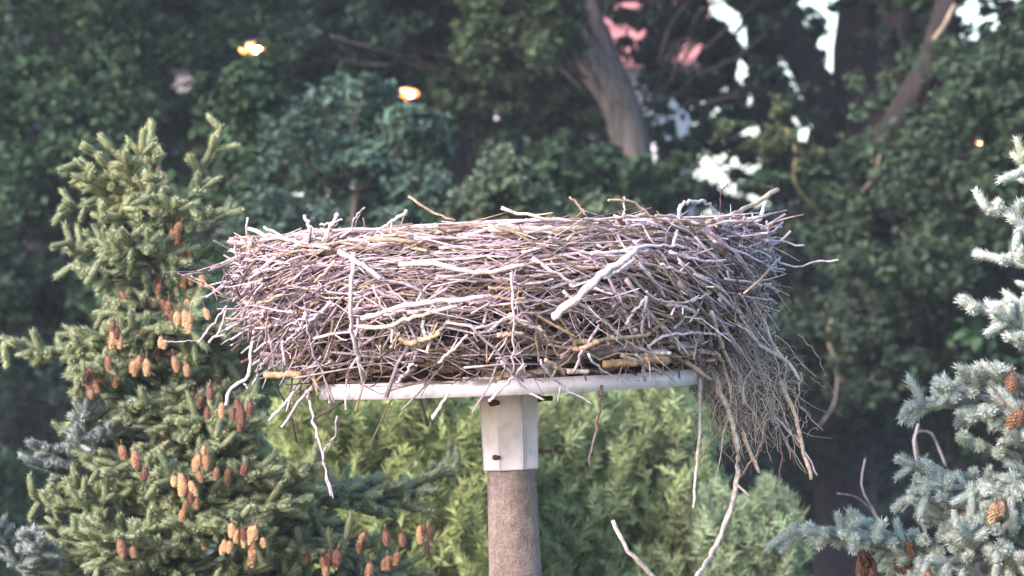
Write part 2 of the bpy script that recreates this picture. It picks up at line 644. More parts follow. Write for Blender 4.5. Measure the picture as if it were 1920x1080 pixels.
thatch(170, 1130, 1350, 410, 570, 46, 15, 60, 170)
thatch(45, 1330, 1410, 470, 600, 64, 10, 60, 130)
thatch(40, 1290, 1400, 560, 670, 78, 14, 50, 120)
thatch(100, 470, 630, 470, 610, 150, 18, 40, 110)
thatch(30, 510, 640, 580, 690, 120, 20, 40, 110)
tm = g.build('twig', M_stick, nest, nest_org)
tag(tm, 'dense mass of small crossing twigs', kind='stuff')


# single sticks that stand out, one object each
STICKS = []


def sa(w, pts, c='p', off=0.03):
    STICKS.append((w / 2.572, [(340 + x / 2.572, 340 + y / 2.572) for x, y in pts], c, off))


def sb(w, pts, c='p', off=0.03):
    STICKS.append((w / 2.572, [(940 + x / 2.572, 340 + y / 2.572) for x, y in pts], c, off))


def sc(w, pts, c='p', off=0.03):
    STICKS.append((w / 2.0, [(640 + x / 2.0, 540 + y / 2.0) for x, y in pts], c, off))


def sD(w, pts, c='p', off=0.03):
    STICKS.append((w / 2.0, [(1280 + x / 2.0, 540 + y / 2.0) for x, y in pts], c, off))


def sE(w, pts, c='p', off=0.03):
    STICKS.append((w / 2.0, [(x / 2.0, 540 + y / 2.0) for x, y in pts], c, off))


# upper left
sa(13, [(1095, 73), (1180, 130), (1320, 188)], 't')
sa(17, [(1085, 140), (1020, 190), (945, 245)])
sa(9, [(885, 125), (840, 170), (815, 240)])
sa(19, [(755, 155), (720, 220), (685, 290)], 'l')
sa(10, [(670, 210), (720, 200), (775, 185)], 'l')
sa(18, [(595, 165), (615, 205), (645, 275)], 'l')
sa(11, [(320, 175), (318, 240), (300, 330), (285, 420)])
sa(11, [(45, 455), (110, 490), (205, 550)], 't')
sa(12, [(80, 775), (140, 700), (220, 600)])
sa(14, [(135, 780), (190, 700), (215, 620)])
sa(6, [(-90, 772), (0, 770), (80, 770)])
sa(14, [(215, 715), (300, 665), (390, 640)], 'l')
sa(12, [(240, 765), (330, 710), (420, 660)])
sa(19, [(215, 1080), (235, 1010), (320, 940), (335, 840), (350, 720)], 'l', 0.06)
sa(14, [(295, 960), (305, 978), (320, 1000)], 'l', 0.06)
sa(11, [(345, 985), (380, 900), (420, 840)])
sa(22, [(830, 345), (815, 500), (820, 680), (850, 850), (875, 975)], 'l', 0.05)
sa(25, [(760, 335), (870, 400), (960, 470)], 'l', 0.045)
sa(13, [(925, 500), (955, 580), (965, 670)])
sa(30, [(1050, 745), (1080, 775), (1150, 770), (1250, 730)], 't', 0.02)
sa(22, [(860, 700), (960, 705), (1150, 645), (1330, 600)], 'c')
sa(26, [(870, 662), (1100, 600), (1300, 575), (1480, 555)], 'p')
sa(26, [(1050, 400), (1250, 400), (1430, 440), (1660, 405)], 'c', 0.04)
sa(15, [(1240, 875), (1310, 810), (1380, 740)], 'c')
sa(12, [(600, 630), (615, 760), (680, 920), (745, 1080)], 'p', 0.05)
sa(17, [(600, 630), (580, 700), (510, 770)])
sa(12, [(1480, 510), (1550, 515), (1650, 515)], 't')
sa(12, [(1480, 545), (1580, 572), (1660, 560)], 't')
sa(20, [(325, 228), (450, 268), (560, 295), (720, 325)], 'c')
sa(15, [(400, 220), (520, 280), (640, 318)], 'c')
sa(18, [(235, 330), (260, 340), (290, 355)], 'c')
sa(13, [(225, 510), (240, 470), (275, 460)], 'l')
sa(15, [(1280, 680), (1440, 697), (1580, 655)], 'c')
sa(12, [(1590, 440), (1602, 600), (1600, 930)], 'p', 0.05)
sa(13, [(1400, 700), (1500, 800), (1650, 965)], 'p', 0.04)
sa(12, [(960, 790), (963, 870), (966, 930)], 't')
sa(14, [(1010, 805), (1030, 765), (1050, 730)], 't')
sa(16, [(1040, 970), (1080, 925), (1120, 880)])
sa(34, [(398, 935), (470, 932), (570, 930)], 'b', 0.05)
# bottom fan on the left
sE(15, [(1130, 360), (1070, 430), (1010, 500)], 'l', 0.02)
sE(14, [(1170, 370), (1110, 440), (1055, 522)], 'l', 0.03)
sE(10, [(1150, 380), (1190, 560), (1205, 610), (1240, 780)], 'p', 0.03)
sE(7, [(1265, 480), (1255, 560), (1215, 612), (1250, 790)])
# upper right
sb(13, [(330, 75), (375, 120), (410, 165)], 't')
sb(12, [(515, 92), (620, 97), (680, 130), (760, 195)], 't')
sb(8, [(595, 75), (593, 120), (590, 165)])
sb(23, [(1335, 38), (1230, 100), (1080, 170), (980, 205)], 't')
sb(19, [(1275, 100), (1255, 150), (1180, 190), (1020, 215)], 'l')
sb(14, [(1370, 158), (1300, 205), (1200, 260)])
sb(19, [(855, 195), (870, 115), (930, 100), (990, 105), (1030, 160), (1045, 215)], 'l')
sb(6, [(1090, 10), (1060, 60), (1055, 130)], 'd')
sb(13, [(1395, 240), (1340, 290), (1270, 330)], 'l')
sb(11, [(1460, 308), (1380, 295), (1270, 290)], 'l')
sb(10, [(1625, 378), (1500, 395), (1440, 415), (1360, 400), (1280, 350), (1150, 310)], 'l')
sb(14, [(1300, 495), (1200, 490), (1080, 470)])
sb(18, [(1312, 580), (1285, 575), (1255, 570)], 'l')
sb(42, [(245, 655), (350, 570), (470, 462), (620, 352), (655, 330)], 'l', 0.05)
sb(26, [(490, 465), (560, 430), (620, 402)], 'l', 0.05)
sb(19, [(150, 370), (260, 440), (360, 492)])
sb(13, [(770, 400), (830, 425), (892, 442)])
sb(15, [(810, 340), (950, 380), (1100, 380)], 'l')
sb(16, [(0, 128), (150, 170), (320, 190), (600, 172), (705, 160)], 'c', 0.02)
sb(38, [(-60, 222), (150, 232), (330, 222), (465, 216)], 'c', 0.0)
sb(8, [(0, 200), (300, 195), (500, 210), (620, 245), (700, 280)], 'd', 0.05)
sb(16, [(300, 530), (420, 620), (520, 700), (600, 770), (715, 825)], 'c')
sb(18, [(430, 350), (560, 335), (750, 310), (900, 320)], 'l')
sb(12, [(700, 530), (720, 550), (860, 582), (960, 560), (1010, 535)], 'l')
sb(17, [(700, 555), (685, 650), (680, 740)], 'l')
sb(17, [(600, 690), (650, 620), (700, 560)], 'l')
sb(15, [(350, 920), (400, 800), (470, 690)], 'p', 0.04)
sb(20, [(800, 590), (880, 605), (940, 640)], 'l')
sb(20, [(1050, 570), (1150, 690), (1280, 810), (1380, 870), (1437, 958)], 'l')
sb(14, [(1200, 560), (1280, 700), (1330, 820), (1400, 890)], 'p')
sb(14, [(1000, 640), (1100, 690), (1200, 760), (1300, 830)], 'p')
sb(11, [(420, 830), (450, 880), (540, 940), (665, 962)], 'l', 0.05)
sb(23, [(580, 840), (680, 880), (775, 930)], 't')
sb(18, [(692, 960), (685, 880), (650, 835)], 'l')
sb(38, [(490, 882), (560, 877), (655, 872)], 'o', 0.03)
sb(44, [(690, 858), (750, 862), (803, 864)], 'o', 0.02)
sb(24, [(318, 918), (370, 917), (422, 915)], 'c', 0.02)
sb(24, [(210, 860), (260, 895), (305, 925)], 't', 0.01)
sb(12, [(190, 860), (220, 920), (300, 990), (440, 1075)], 'p', 0.05)
sb(14, [(0, 870), (60, 940), (120, 1010), (205, 1055)], 'p', 0.05)
sb(16, [(-60, 1060), (30, 970), (110, 880)], 'p', 0.05)
sb(14, [(705, 800), (770, 752), (900, 735), (1090, 738)], 'p')
sb(17, [(830, 305), (840, 270), (850, 235)], 'l')
sb(22, [(40, 640), (120, 690), (205, 722)], 'c')
sb(24, [(-20, 742), (40, 738), (105, 735)], 't')
sb(14, [(180, 700), (230, 770), (282, 850)], 't')
# lower right, hanging
sD(20, [(110, 300), (120, 340), (180, 480), (205, 620), (195, 770), (130, 950), (55, 1080), (12, 1150), (-40, 1150), (-100, 1090), (-190, 1000), (-235, 935), (-262, 872)], 'c', 0.03)
sD(12, [(65, 340), (65, 520), (50, 680), (40, 825)], 'c', 0.02)
sD(17, [(365, 350), (420, 470), (450, 600), (482, 718)], 't', 0.02)
sD(8, [(340, 480), (430, 570), (475, 640), (505, 702)], 'p', 0.02)
sD(8, [(310, 500), (285, 600), (215, 712)], 't', 0.02)
sD(8, [(365, 540), (372, 640), (350, 765)], 'd', 0.02)
sD(17, [(225, 540), (255, 620), (287, 692)], 't', 0.02)
sD(12, [(200, 290), (215, 360), (230, 440)], 'p', 0.02)
sc(12, [(978, 365), (962, 500), (937, 620), (933, 668)], 'd', 0.0)
sc(14, [(345, 492), (372, 445), (405, 395)], 'l', 0.02)
assert len(STICKS) >= 60
CC = {'p': PALE, 'l': np.array([[0.66, 0.58, 0.60], [0.60, 0.53, 0.56]]), 'c': np.array([[0.70, 0.55, 0.45], [0.66, 0.54, 0.47]]),
      't': TAN, 'd': DARK[:2], 'b': np.array([[0.5, 0.33, 0.20]]), 'o': np.array([[0.52, 0.31, 0.17]])}
print('traced sticks', len(STICKS))
STICKS = STICKS[-2:] + STICKS[:-2]
for (w, pts, c, off) in STICKS[:100]:
    W = trace(pts, off + 0.018)
    n = max(8, 4 * len(pts))
    W = resample(W, n)
    r = w * 0.5 * (15 - 0.5) / PX
    u = np.linspace(0, 1, n)
    thick = w > 11
    W[1:-1] += rng.standard_normal((n - 2, 3)) * (0.0022 if not thick else 0.0024)
    a = CC[c]
    g = Geo()
    cl = a[rng.integers(len(a))]
    if c in ('b', 'o'):
        g.tube(W, r, 8, cl, rough=0.05)
    else:
        g.tube(W, r * (1.05 - 0.25 * u) * (1 + 0.07 * rng.standard_normal(n)), 8, cl, rough=0.06)
        if w > 4 and len(pts) > 2:
            k = rng.integers(2, n - 2)
            t = unit(W[k + 1] - W[k])
            fd = unit(t + rng.standard_normal(3) * 0.6)
            q = W[k] + np.linspace(0, 1, 4)[:, None] * fd * rng.uniform(0.02, 0.06)
            g.tube(q, r * np.linspace(0.6, 0.35, 4), 5, cl)
    g.build('log' if c in ('b', 'o') else 'stick', M_stick, nest, nest_org)

# the shaggy mat of fine roots and stalks that has slid off the right-hand edge
g = Geo()
ROOTC = np.array([[0.40, 0.32, 0.27], [0.50, 0.41, 0.34], [0.24, 0.17, 0.15], [0.60, 0.50, 0.43]])
for k in range(400):
    big = rng.random() < 0.10
    px = np.clip(rng.normal(1392, 52), 1290, 1515)
    py0 = 590 + rng.random()**0.9 * 190 + max(0, px - 1390) * 0.3
    ln = np.clip(rng.lognormal(math.log(62), 0.55), 20, 230) * (1 - 0.45 * min(1, abs(px - 1395) / 120))
    y = rng.uniform(-0.10, 0.30)
    n = 9
    u = np.linspace(0, 1, n)
    a = R(rng.normal(84 - (px - 1380) * 0.12, 26 if not big else 14))
    xx = px + u * ln * math.cos(a) + np.cumsum(rng.normal(0, 3.0, n)) + rng.normal(0, 9) * (u * (1 - u) * 4)
    yy = py0 + u * ln * math.sin(a) + rng.normal(0, 2, n)
    W = np.array([P(a_, b_, 15 + y) for a_, b_ in zip(xx, yy)])
    W[:, 1] += np.cumsum(rng.normal(0, 0.01, n))
    g.tube(W, (rng.uniform(0.0018, 0.0034) if big else 0.0009) * np.linspace(1, 0.6, n), 4, ROOTC[rng.integers(4)] * rng.uniform(0.9, 1.6))
for k in range(110):                                            # fine curled ends
    c0 = P(rng.normal(1420, 45), rng.uniform(650, 850), 15 + rng.uniform(-0.1, 0.3))
    t = np.linspace(0, rng.uniform(1.5, 5), 12)
    rr = rng.uniform(0.008, 0.03)
    W = c0 + np.stack([np.cos(t) * rr, t * 0.004, np.sin(t) * rr * 1.3 - t * 0.012], -1)
    g.tube(W, 0.0008, 4, ROOTC[rng.integers(4)])
tag(g.build('root', M_root, nest, nest_org), 'matted brown fine roots hanging off the edge', kind='stuff')


# ------------------------------------------------------------------ spruces
def shoot_template(nn, seed, flat=0.0):
    """unit shoot: t along 0..1, (u,v) across with radius 1; a fuzzy spindle of needles"""
    r = np.random.default_rng(seed)
    V, T = [], []
    sides, prof = 7, [(0.0, 0.2), (0.10, 0.50), (0.35, 0.58), (0.7, 0.55), (0.93, 0.42), (1.03, 0.05)]
    for (t, rad) in prof:
        for k in range(sides):
            a = 2 * math.pi * k / sides
            V.append((t, math.cos(a) * rad, math.sin(a) * rad))
    Q = []
    for i in range(len(prof) - 1):
        for k in range(sides):
            k2 = (k + 1) % sides
            Q.append((i * sides + k, i * sides + k2, (i + 1) * sides + k2, (i + 1) * sides + k))
    for k in range(nn):
        t = r.random() * 0.93
        a = r.uniform(0, 2 * math.pi)
        le = 1.0 * (0.75 + 0.4 * r.random())
        ca, sa_ = math.cos(a), math.sin(a)
        env = 0.42 if t < 0.85 else 0.3
        b = np.array([t, ca * env, sa_ * env])
        fw = 1 - 0.45 * (t > 0.85)
        tip = np.array([t + 0.19 * le + 0.05 * (t > 0.85), ca * (env + 0.56 * le * fw), sa_ * (env + 0.56 * le * fw)])
        w = 0.085
        s = np.array([0, -sa_ * w, ca * w])
        i0 = len(V)
        V += [tuple(b - s), tuple(b + s), tuple(tip)]
        T.append((i0, i0 + 1, i0 + 2))
    return np.array(V), np.array(Q), np.array(T)


TEMPL = [shoot_template(120, s) for s in range(4)]
TEMPL_LO = [shoot_template(40, 40 + s) for s in range(2)]


def emit_shoots(g, shoots, lo=False):
    """shoots: list of (base, direction, length, radius, colour)"""
    for idx, (b, d, L, r, c) in enumerate(shoots):
        V, Q, T = (TEMPL_LO if lo else TEMPL)[idx % (2 if lo else 4)]
        d = unit(d)
        h = np.array([0, 0, 1.0]) if abs(d[2]) < 0.9 else np.array([1.0, 0, 0])
        e1 = unit(np.cross(d, h))
        e2 = np.cross(e1, d)
        ph = rng.uniform(0, 6.28)
        a, s = math.cos(ph), math.sin(ph)
        f1, f2 = e1 * a + e2 * s, -e1 * s + e2 * a
        bow = rng.normal(0.05, 0.05) * L
        W = b + V[:, 0:1] * L * d + (V[:, 0:1]**2) * bow * np.array([0, 0, 1]) + r * (V[:, 1:2] * f1 + V[:, 2:3] * f2)
        nc = len(Q) and 42
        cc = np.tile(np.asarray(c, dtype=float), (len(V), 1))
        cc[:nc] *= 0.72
        cc[nc:] *= np.repeat(rng.uniform(0.65, 1.4, ((len(V) - nc) // 3, 1)), 3, 0)                      # core darker than the needles around it, each needle its own tone
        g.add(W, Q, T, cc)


def grow(shoots, wood_, p, d, length, lvl, rad, colf, seg=(0.06, 0.10), bare=0.0, droop=0.0, spread=0.9, lat=0.55):
    """a bough: a chain of shoots with side shoots at every node"""
    rem = length
    first = p.copy()
    chain = [p.copy()]
    done = 0.0
    while rem > 0.03:
        s = min(rng.uniform(*seg), rem)
        d = unit(d + rng.standard_normal(3) * 0.07 + np.array([0, 0, -droop * s + 0.9 * droop * s * 2.4 * (done / length)]))
        if done >= bare * length:
            shoots.append((p, d, s * 1.12, rad * rng.uniform(0.9, 1.1), colf(rem < 0.10 and lvl > 0 or rem < 0.12)))
        q = p + d * s
        if lvl > 0 and done >= bare * length * 0.7:
            sv = unit(np.cross(d, [0, 0, 1.0]))
            uv = np.cross(sv, d)
            for sg in (-1, 1):
                ll = min(lat * (rem - s) + 0.035, 0.30 if lvl > 1 else 0.13) * rng.uniform(0.6, 1.15)
                if ll > 0.04:
                    dd = unit(d * rng.uniform(0.55, 0.9) + sg * sv * spread * rng.uniform(0.6, 1.1) + uv * rng.normal(0.10, 0.25))
                    grow(shoots, wood_, q, dd, ll, lvl - 1, rad, colf, seg, 0.0, droop * 0.6, spread, lat)
            if rng.random() < 0.30:
                dd = unit(d * 0.6 + uv * rng.choice([1, -0.7]) + sv * rng.normal(0, 0.4))
                grow(shoots, wood_, q, dd, rng.uniform(0.05, 0.10), 0, rad, colf, seg)
        p = q
        chain.append(p.copy())
        rem -= s
        done += s
    chain = np.array(chain)
    if len(chain) > 2:
        wood_.append((chain, lvl))
    return chain


BARKC = np.array([0.16, 0.10, 0.07])


def build_bough(shoots, wood_, parent, origin, name='bough', lo=False):
    if not shoots:
        return None
    g = Geo()
    emit_shoots(g, shoots, lo)
    for chain, lvl in wood_:
        n = len(chain)
        g.tube(chain, np.linspace((0.004, 0.007, 0.011)[min(lvl, 2)], 0.003, n), 5, BARKC * rng.uniform(0.8, 1.3))
    return g.build(name, M_needle, parent, origin)


def cone_mesh(name, col, seed):
    r = np.random.default_rng(seed)
    g = Geo()
    n, L = 12, 0.058
    zs = np.linspace(0, -L, n)
    prof = 0.0142 * np.sin(np.clip(np.linspace(0.12, 0.96, n), 0, 1) * np.pi)**0.55
    g.tube(np.stack([0 * zs, 0 * zs, zs], -1), prof * 0.72, 8, np.array(col) * 0.22)
    g.tube([(0, 0, 0.03), (0.001, 0, 0.0)], 0.0022, 5, BARKC)
    for i in range(n - 1):
        m = 7
        for k in range(m):
            a = 2 * math.pi * (k + 0.5 * (i % 2)) / m + r.normal(0, 0.08)
            er = np.array([math.cos(a), math.sin(a), 0])
            et = np.array([-math.sin(a), math.cos(a), 0])
            rr = prof[i]
            b0 = er * rr * 0.62 + np.array([0, 0, zs[i] + 0.004])
            tip = er * (rr * 1.12 + 0.0022) + np.array([0, 0, zs[i] - 0.0085])
            w = 0.0052 * (0.55 + rr / 0.03)
            mid = (b0 * 0.35 + tip * 0.65) + er * 0.0015
            c = np.array(col) * r.uniform(0.75, 1.25)
            g.add([b0 - et * w * 0.5, b0 + et * w * 0.5, mid + et * w, tip + et * w * 0.3, tip - et * w * 0.3, mid - et * w],
                  [(0, 1, 2, 5), (5, 2, 3, 4)], None, np.vstack([c * 0.25, c * 0.25, c * 0.9, c * 1.2, c * 1.2, c * 0.9]))
    o = g.build(name, M_cone, None)
    me = o.data
    bpy.data.objects.remove(o)
    return me


CONES = [cone_mesh('cone', (0.37, 0.205, 0.105), 1), cone_mesh('cone', (0.28, 0.145, 0.08), 2), cone_mesh('cone', (0.17, 0.08, 0.05), 3), cone_mesh('cone', (0.52, 0.32, 0.165), 4)]


def hang_cone(bough, origin, w, kind, size=1.0):
    o = bpy.data.objects.new('cone', CONES[kind])
    COL.objects.link(o)
    o.parent = bough
    o.location = tuple(w - origin)
    o.rotation_euler = (rng.normal(0, 0.2), rng.normal(0, 0.2), rng.uniform(0, 6.28))
    o.scale = (size, size, size * rng.uniform(0.75, 1.15))
    return o


def spruce_trunk(parent, origin, foot, top, r0, r1, bent=None, name='trunk'):
    g = Geo()
    n = 22
    pts = resample(np.array([foot, top]) if bent is None else np.array([foot, bent, top]), n)
    pts[1:-1, :2] += rng.standard_normal((n - 2, 2)) * 0.006
    g.tube(pts, np.linspace(r0, r1, n), 10, np.array([0.20, 0.13, 0.095]), rough=0.05)
    return g.build(name, M_bark, parent, origin)


# --- the spruce on the left, hung with cones
DL = 17.4
ftl = P(300, 540, DL)
ftl[2] = 0
spl = thing('spruce', 'green spruce hung with orange brown cones left of the nest', 'tree', ftl)
tipL = P(296, 268, DL)
spruce_trunk(spl, ftl, ftl, tipL, 0.13, 0.012)
# a bare broken leader beside the top
g = Geo()
g.tube(np.array([P(318, 430, DL - .12), P(310, 380, DL - .12), P(303, 322, DL - .12)]), [0.008, 0.007, 0.004], 6, (0.42, 0.30, 0.22))
g.tube(np.array([P(306, 345, DL - .12), P(318, 352, DL - .12), P(325, 362, DL - .12)]), [0.004, 0.003, 0.002], 5, (0.42, 0.30, 0.22))
g.build('dead_leader', M_bark, spl, ftl)

GL_TOP = np.array([0.250, 0.275, 0.145])  # tones lighten towards the top, light from the left painted in
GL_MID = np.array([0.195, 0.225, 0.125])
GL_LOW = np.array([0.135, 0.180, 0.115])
GL_BLUE = np.array([0.23, 0.265, 0.245])


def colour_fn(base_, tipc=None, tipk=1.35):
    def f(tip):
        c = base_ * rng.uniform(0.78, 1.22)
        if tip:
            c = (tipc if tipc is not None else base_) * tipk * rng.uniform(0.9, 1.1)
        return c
    return f


left_boughs = []          # (object, sample points in world)


def left_bough(py_base, tip, dtip, colf, lvl=2, rad=0.0215, px_base=300, droop=0.5, bare=0.12, lat=0.55):
    b = P(px_base, py_base, DL)
    e = P(tip[0], tip[1], dtip)
    sh, wd = [], []
    L = np.linalg.norm(e - b)
    ch = grow(sh, wd, b, unit(e - b + np.array([0, 0, 0.05 * L])), L, lvl, rad, colf, (0.06, 0.095), bare, droop, 0.9, lat)
    o = build_bough(sh, wd, spl, ftl)
    left_boughs.append((o, ch))
    return o


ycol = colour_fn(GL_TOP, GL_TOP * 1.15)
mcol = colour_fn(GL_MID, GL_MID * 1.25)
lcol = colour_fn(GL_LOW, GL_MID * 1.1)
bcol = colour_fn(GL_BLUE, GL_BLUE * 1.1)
# the top: a fan of young shoots, paler by growth and by painted light
for (pb, tp, dt) in ((300, (290, 205), DL), (300, (262, 222), DL - .1), (310, (186, 228), DL - .05), (330, (148, 246), DL), (340, (143, 272), DL - .12),
                     (345, (152, 300), DL - .2), (360, (142, 325), DL - .05), (330, (300, 250), DL - .15), (345, (232, 262), DL - .3), (350, (275, 300), DL - .35)):
    left_bough(pb + 30, (tp[0], tp[1] + 32), dt, ycol, 1, 0.0215, 268, 0.1, 0.0, 0.30)
# right-hand top spray with its upright shoot
for (pb, pxb, tp, dt) in ((420, 320, (440, 245), DL - .05), (410, 310, (395, 320), DL - .1), (400, 310, (360, 345), DL - .25), (440, 310, (440, 372), DL - .05), (450, 310, (400, 400), DL - .25)):
    left_bough(pb, tp, dt, mcol if tp[1] > 300 else ycol, 1, 0.0215, pxb, 0.3, 0.25, 0.35)
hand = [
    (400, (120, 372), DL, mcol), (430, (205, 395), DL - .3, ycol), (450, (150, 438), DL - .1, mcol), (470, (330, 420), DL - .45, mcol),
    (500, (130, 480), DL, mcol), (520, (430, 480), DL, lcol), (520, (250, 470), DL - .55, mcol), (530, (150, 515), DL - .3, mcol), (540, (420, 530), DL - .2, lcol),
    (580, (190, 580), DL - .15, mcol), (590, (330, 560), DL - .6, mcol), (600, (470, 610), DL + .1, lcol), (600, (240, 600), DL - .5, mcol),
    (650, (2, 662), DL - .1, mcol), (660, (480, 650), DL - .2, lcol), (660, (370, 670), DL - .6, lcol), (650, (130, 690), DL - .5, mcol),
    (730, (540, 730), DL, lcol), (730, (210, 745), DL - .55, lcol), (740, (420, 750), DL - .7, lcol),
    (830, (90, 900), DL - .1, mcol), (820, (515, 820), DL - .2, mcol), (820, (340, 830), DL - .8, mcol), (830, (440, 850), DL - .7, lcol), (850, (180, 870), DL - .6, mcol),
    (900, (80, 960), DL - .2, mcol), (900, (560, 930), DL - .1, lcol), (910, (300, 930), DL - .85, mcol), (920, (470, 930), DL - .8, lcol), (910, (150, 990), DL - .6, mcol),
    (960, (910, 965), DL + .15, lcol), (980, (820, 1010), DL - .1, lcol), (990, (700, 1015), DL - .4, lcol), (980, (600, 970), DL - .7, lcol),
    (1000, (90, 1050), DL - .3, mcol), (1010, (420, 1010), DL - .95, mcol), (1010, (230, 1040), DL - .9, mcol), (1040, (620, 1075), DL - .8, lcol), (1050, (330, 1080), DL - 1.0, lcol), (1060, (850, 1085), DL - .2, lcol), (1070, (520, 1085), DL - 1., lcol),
    (960, (505, 985), DL - .85, lcol),
]
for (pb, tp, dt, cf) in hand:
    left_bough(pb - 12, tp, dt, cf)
# pale blue shoots sticking out on the left
for (pb, pxb, tp, dt, cf) in ((905, 190, (38, 872), DL - .45, bcol), (890, 180, (92, 828), DL - .5, bcol), (860, 168, (146, 718), DL - .5, ycol), (880, 165, (230, 790), DL - .5, bcol),
                              (885, 170, (90, 815), DL - .45, bcol), (1085, 90, (-20, 1040), DL - .7, bcol), (1085, 80, (45, 1030), DL - .7, bcol), (1085, 90, (100, 1055), DL - .7, bcol), (900, 180, (205, 800), DL - .55, bcol)):
    left_bough(pb, tp, dt, cf, 1, 0.0215, pxb, 0.05, 0.0, 0.18)
for py in range(400, 900, 24):              # short boughs on the side facing the camera
    a = R(rng.uniform(-165, -15))
    ex = np.interp(py, [400, 600, 900], [0.18, 0.26, 0.45]) * rng.uniform(0.6, 1.05)
    b = P(300, py, DL)
    sh, wd = [], []
    ch = grow(sh, wd, b, np.array([math.cos(a), math.sin(a), 0.05]), ex, 2, 0.0215, mcol if rng.random() < 0.5 else lcol, (0.06, 0.095), 0.15, 0.5, 0.9, 0.5)
    left_boughs.append((build_bough(sh, wd, spl, ftl), ch))
# the sides away from the camera, and the skirt down to the ground
for py in range(330, 1120, 34):
    for k in range(1):
        ex = np.interp(py, [330, 500, 700, 900, 1120], [0.12, 0.20, 0.30, 0.48, 0.7]) * rng.uniform(0.8, 1.1)
        a = R(rng.uniform(15, 165))
        b = P(300, py - 20, DL)
        e = b + np.array([math.cos(a) * ex, math.sin(a) * ex, -0.12 * ex])
        sh, wd = [], []
        grow(sh, wd, b, unit(e - b), ex, 2, 0.020, lcol, (0.08, 0.12), 0.1, 0.5)
        build_bough(sh, wd, spl, ftl, lo=True)
zlow = P(300, 1130, DL)[2]
for k in range(46):
    z = zlow * (1 - (k + rng.random()) / 46 * 0.92)
    ex = 1.1 + 0.16 * (zlow - z) * rng.uniform(0.7, 1.1)
    a = k * 2.399
    b = np.array([ftl[0], ftl[1], z])
    sh, wd = [], []
    grow(sh, wd, b, np.array([math.cos(a), math.sin(a), -0.12]), ex, 1, 0.045, lcol, (0.13, 0.2), 0.15, 0.3, 0.9, 0.9)
    build_bough(sh, wd, spl, ftl, lo=True)

ALLB = [(o, c) for o, c in left_boughs]


def put_cone(px, py, kind, size=1.0, dref=DL):
    """hang a cone under the frontmost bough that passes above this spot"""
    best, bw = None, None
    for o, ch in ALLB:
        for q in ch:
            dd = q[1] - CAMY
            qx, qy = 960 + q[0] * PX / dd, 540 - (q[2] - ZC) * PX / dd
            s = math.hypot((qx - px) * 1.0, (qy - (py - 22)) * 1.0) + 110 * (dd - dref)
            if best is None or s < best:
                best, bo, bd = s, o, dd
    w = P(px, py - 18, bd - 0.09)
    hang_cone(bo, ftl, w, kind, size)


CONE_SPOTS = [  # clusters on the left spruce: x, y, count, kind; lowest ones darkened as if shaded
    (330, 445, 3, 1), (325, 530, 2, 1), (362, 535, 3, 3), (362, 600, 3, 3), (238, 615, 3, 3), (265, 560, 2, 1), (225, 655, 3, 3), (270, 685, 3, 0), (230, 575, 2, 1),
    (320, 665, 2, 3), (345, 700, 2, 0), (180, 725, 4, 1), (375, 755, 4, 1), (330, 760, 2, 0), (430, 770, 4, 2), (440, 800, 2, 2), (290, 560, 2, 1), (320, 590, 2, 1),
    (237, 858, 2, 0), (260, 890, 2, 2), (372, 885, 3, 3), (350, 920, 3, 3), (362, 955, 3, 0), (422, 900, 2, 1), (475, 875, 1, 2), (350, 1020, 5, 2), (375, 1025, 2, 1),
    (445, 1010, 3, 3), (470, 1030, 4, 3), (480, 1010, 2, 3), (240, 1050, 2, 1), (640, 1050, 4, 2), (620, 1070, 3, 1), (670, 1020, 3, 2), (725, 1060, 4, 1), (795, 1010, 4, 2), (745, 1010, 2, 2), (580, 1045, 2, 2), (700, 1075, 2, 1), (205, 700, 2, 1), (280, 640, 2, 0), (345, 470, 2, 1), (235, 640, 3, 3), (245, 605, 2, 0), (355, 585, 2, 3), (265, 690, 2, 3), (185, 715, 2, 0), (370, 770, 3, 2), (350, 740, 2, 1), (335, 610, 2, 2), (395, 740, 2, 2), (365, 870, 3, 3), (345, 900, 3, 3), (365, 935, 2, 3), (455, 1000, 3, 3), (475, 1045, 3, 0), (430, 1030, 2, 3), (455, 785, 3, 2),
]
nc = 0
for (x, y, n, k) in CONE_SPOTS:
    for j in range(n):
        put_cone(x + rng.normal(0, 11), y + rng.normal(0, 11), k if rng.random() < 0.85 else int(rng.integers(4)), rng.uniform(0.68, 1.0))
        nc += 1

# --- the blue spruce on the right
DR = 15.8
ftr = P(2010, 540, DR)
ftr[2] = 0
spr = thing('blue_spruce', 'silvery blue spruce with fat pale shoots at the right edge', 'tree', ftr)
spruce_trunk(spr, ftr, ftr, P(2010, -60, DR), 0.15, 0.02)
GR = np.array([0.485, 0.525, 0.455])
GR2 = np.array([0.38, 0.43, 0.38])
GRY = np.array([0.42, 0.46, 0.34])
rc = colour_fn(GR, GR * 1.08, 1.2)
rc2 = colour_fn(GR2, GR, 1.15)
rcy = colour_fn(GRY, GRY, 1.15)
right_boughs = []


def right_bough(pb, tp, dt, cf, lvl=1, rad=0.0250, pxb=2010, bare=0.2, droop=0.04, lat=0.42):
    b, e = P(pxb, pb, DR), P(tp[0], tp[1], dt)
    L = np.linalg.norm(e - b)
    sh, wd = [], []
    ch = grow(sh, wd, b, unit(e - b), L, lvl, rad, cf, (0.07, 0.11), bare, droop, 0.85, lat)
    o = build_bough(sh, wd, spr, ftr)
    right_boughs.append((o, ch))


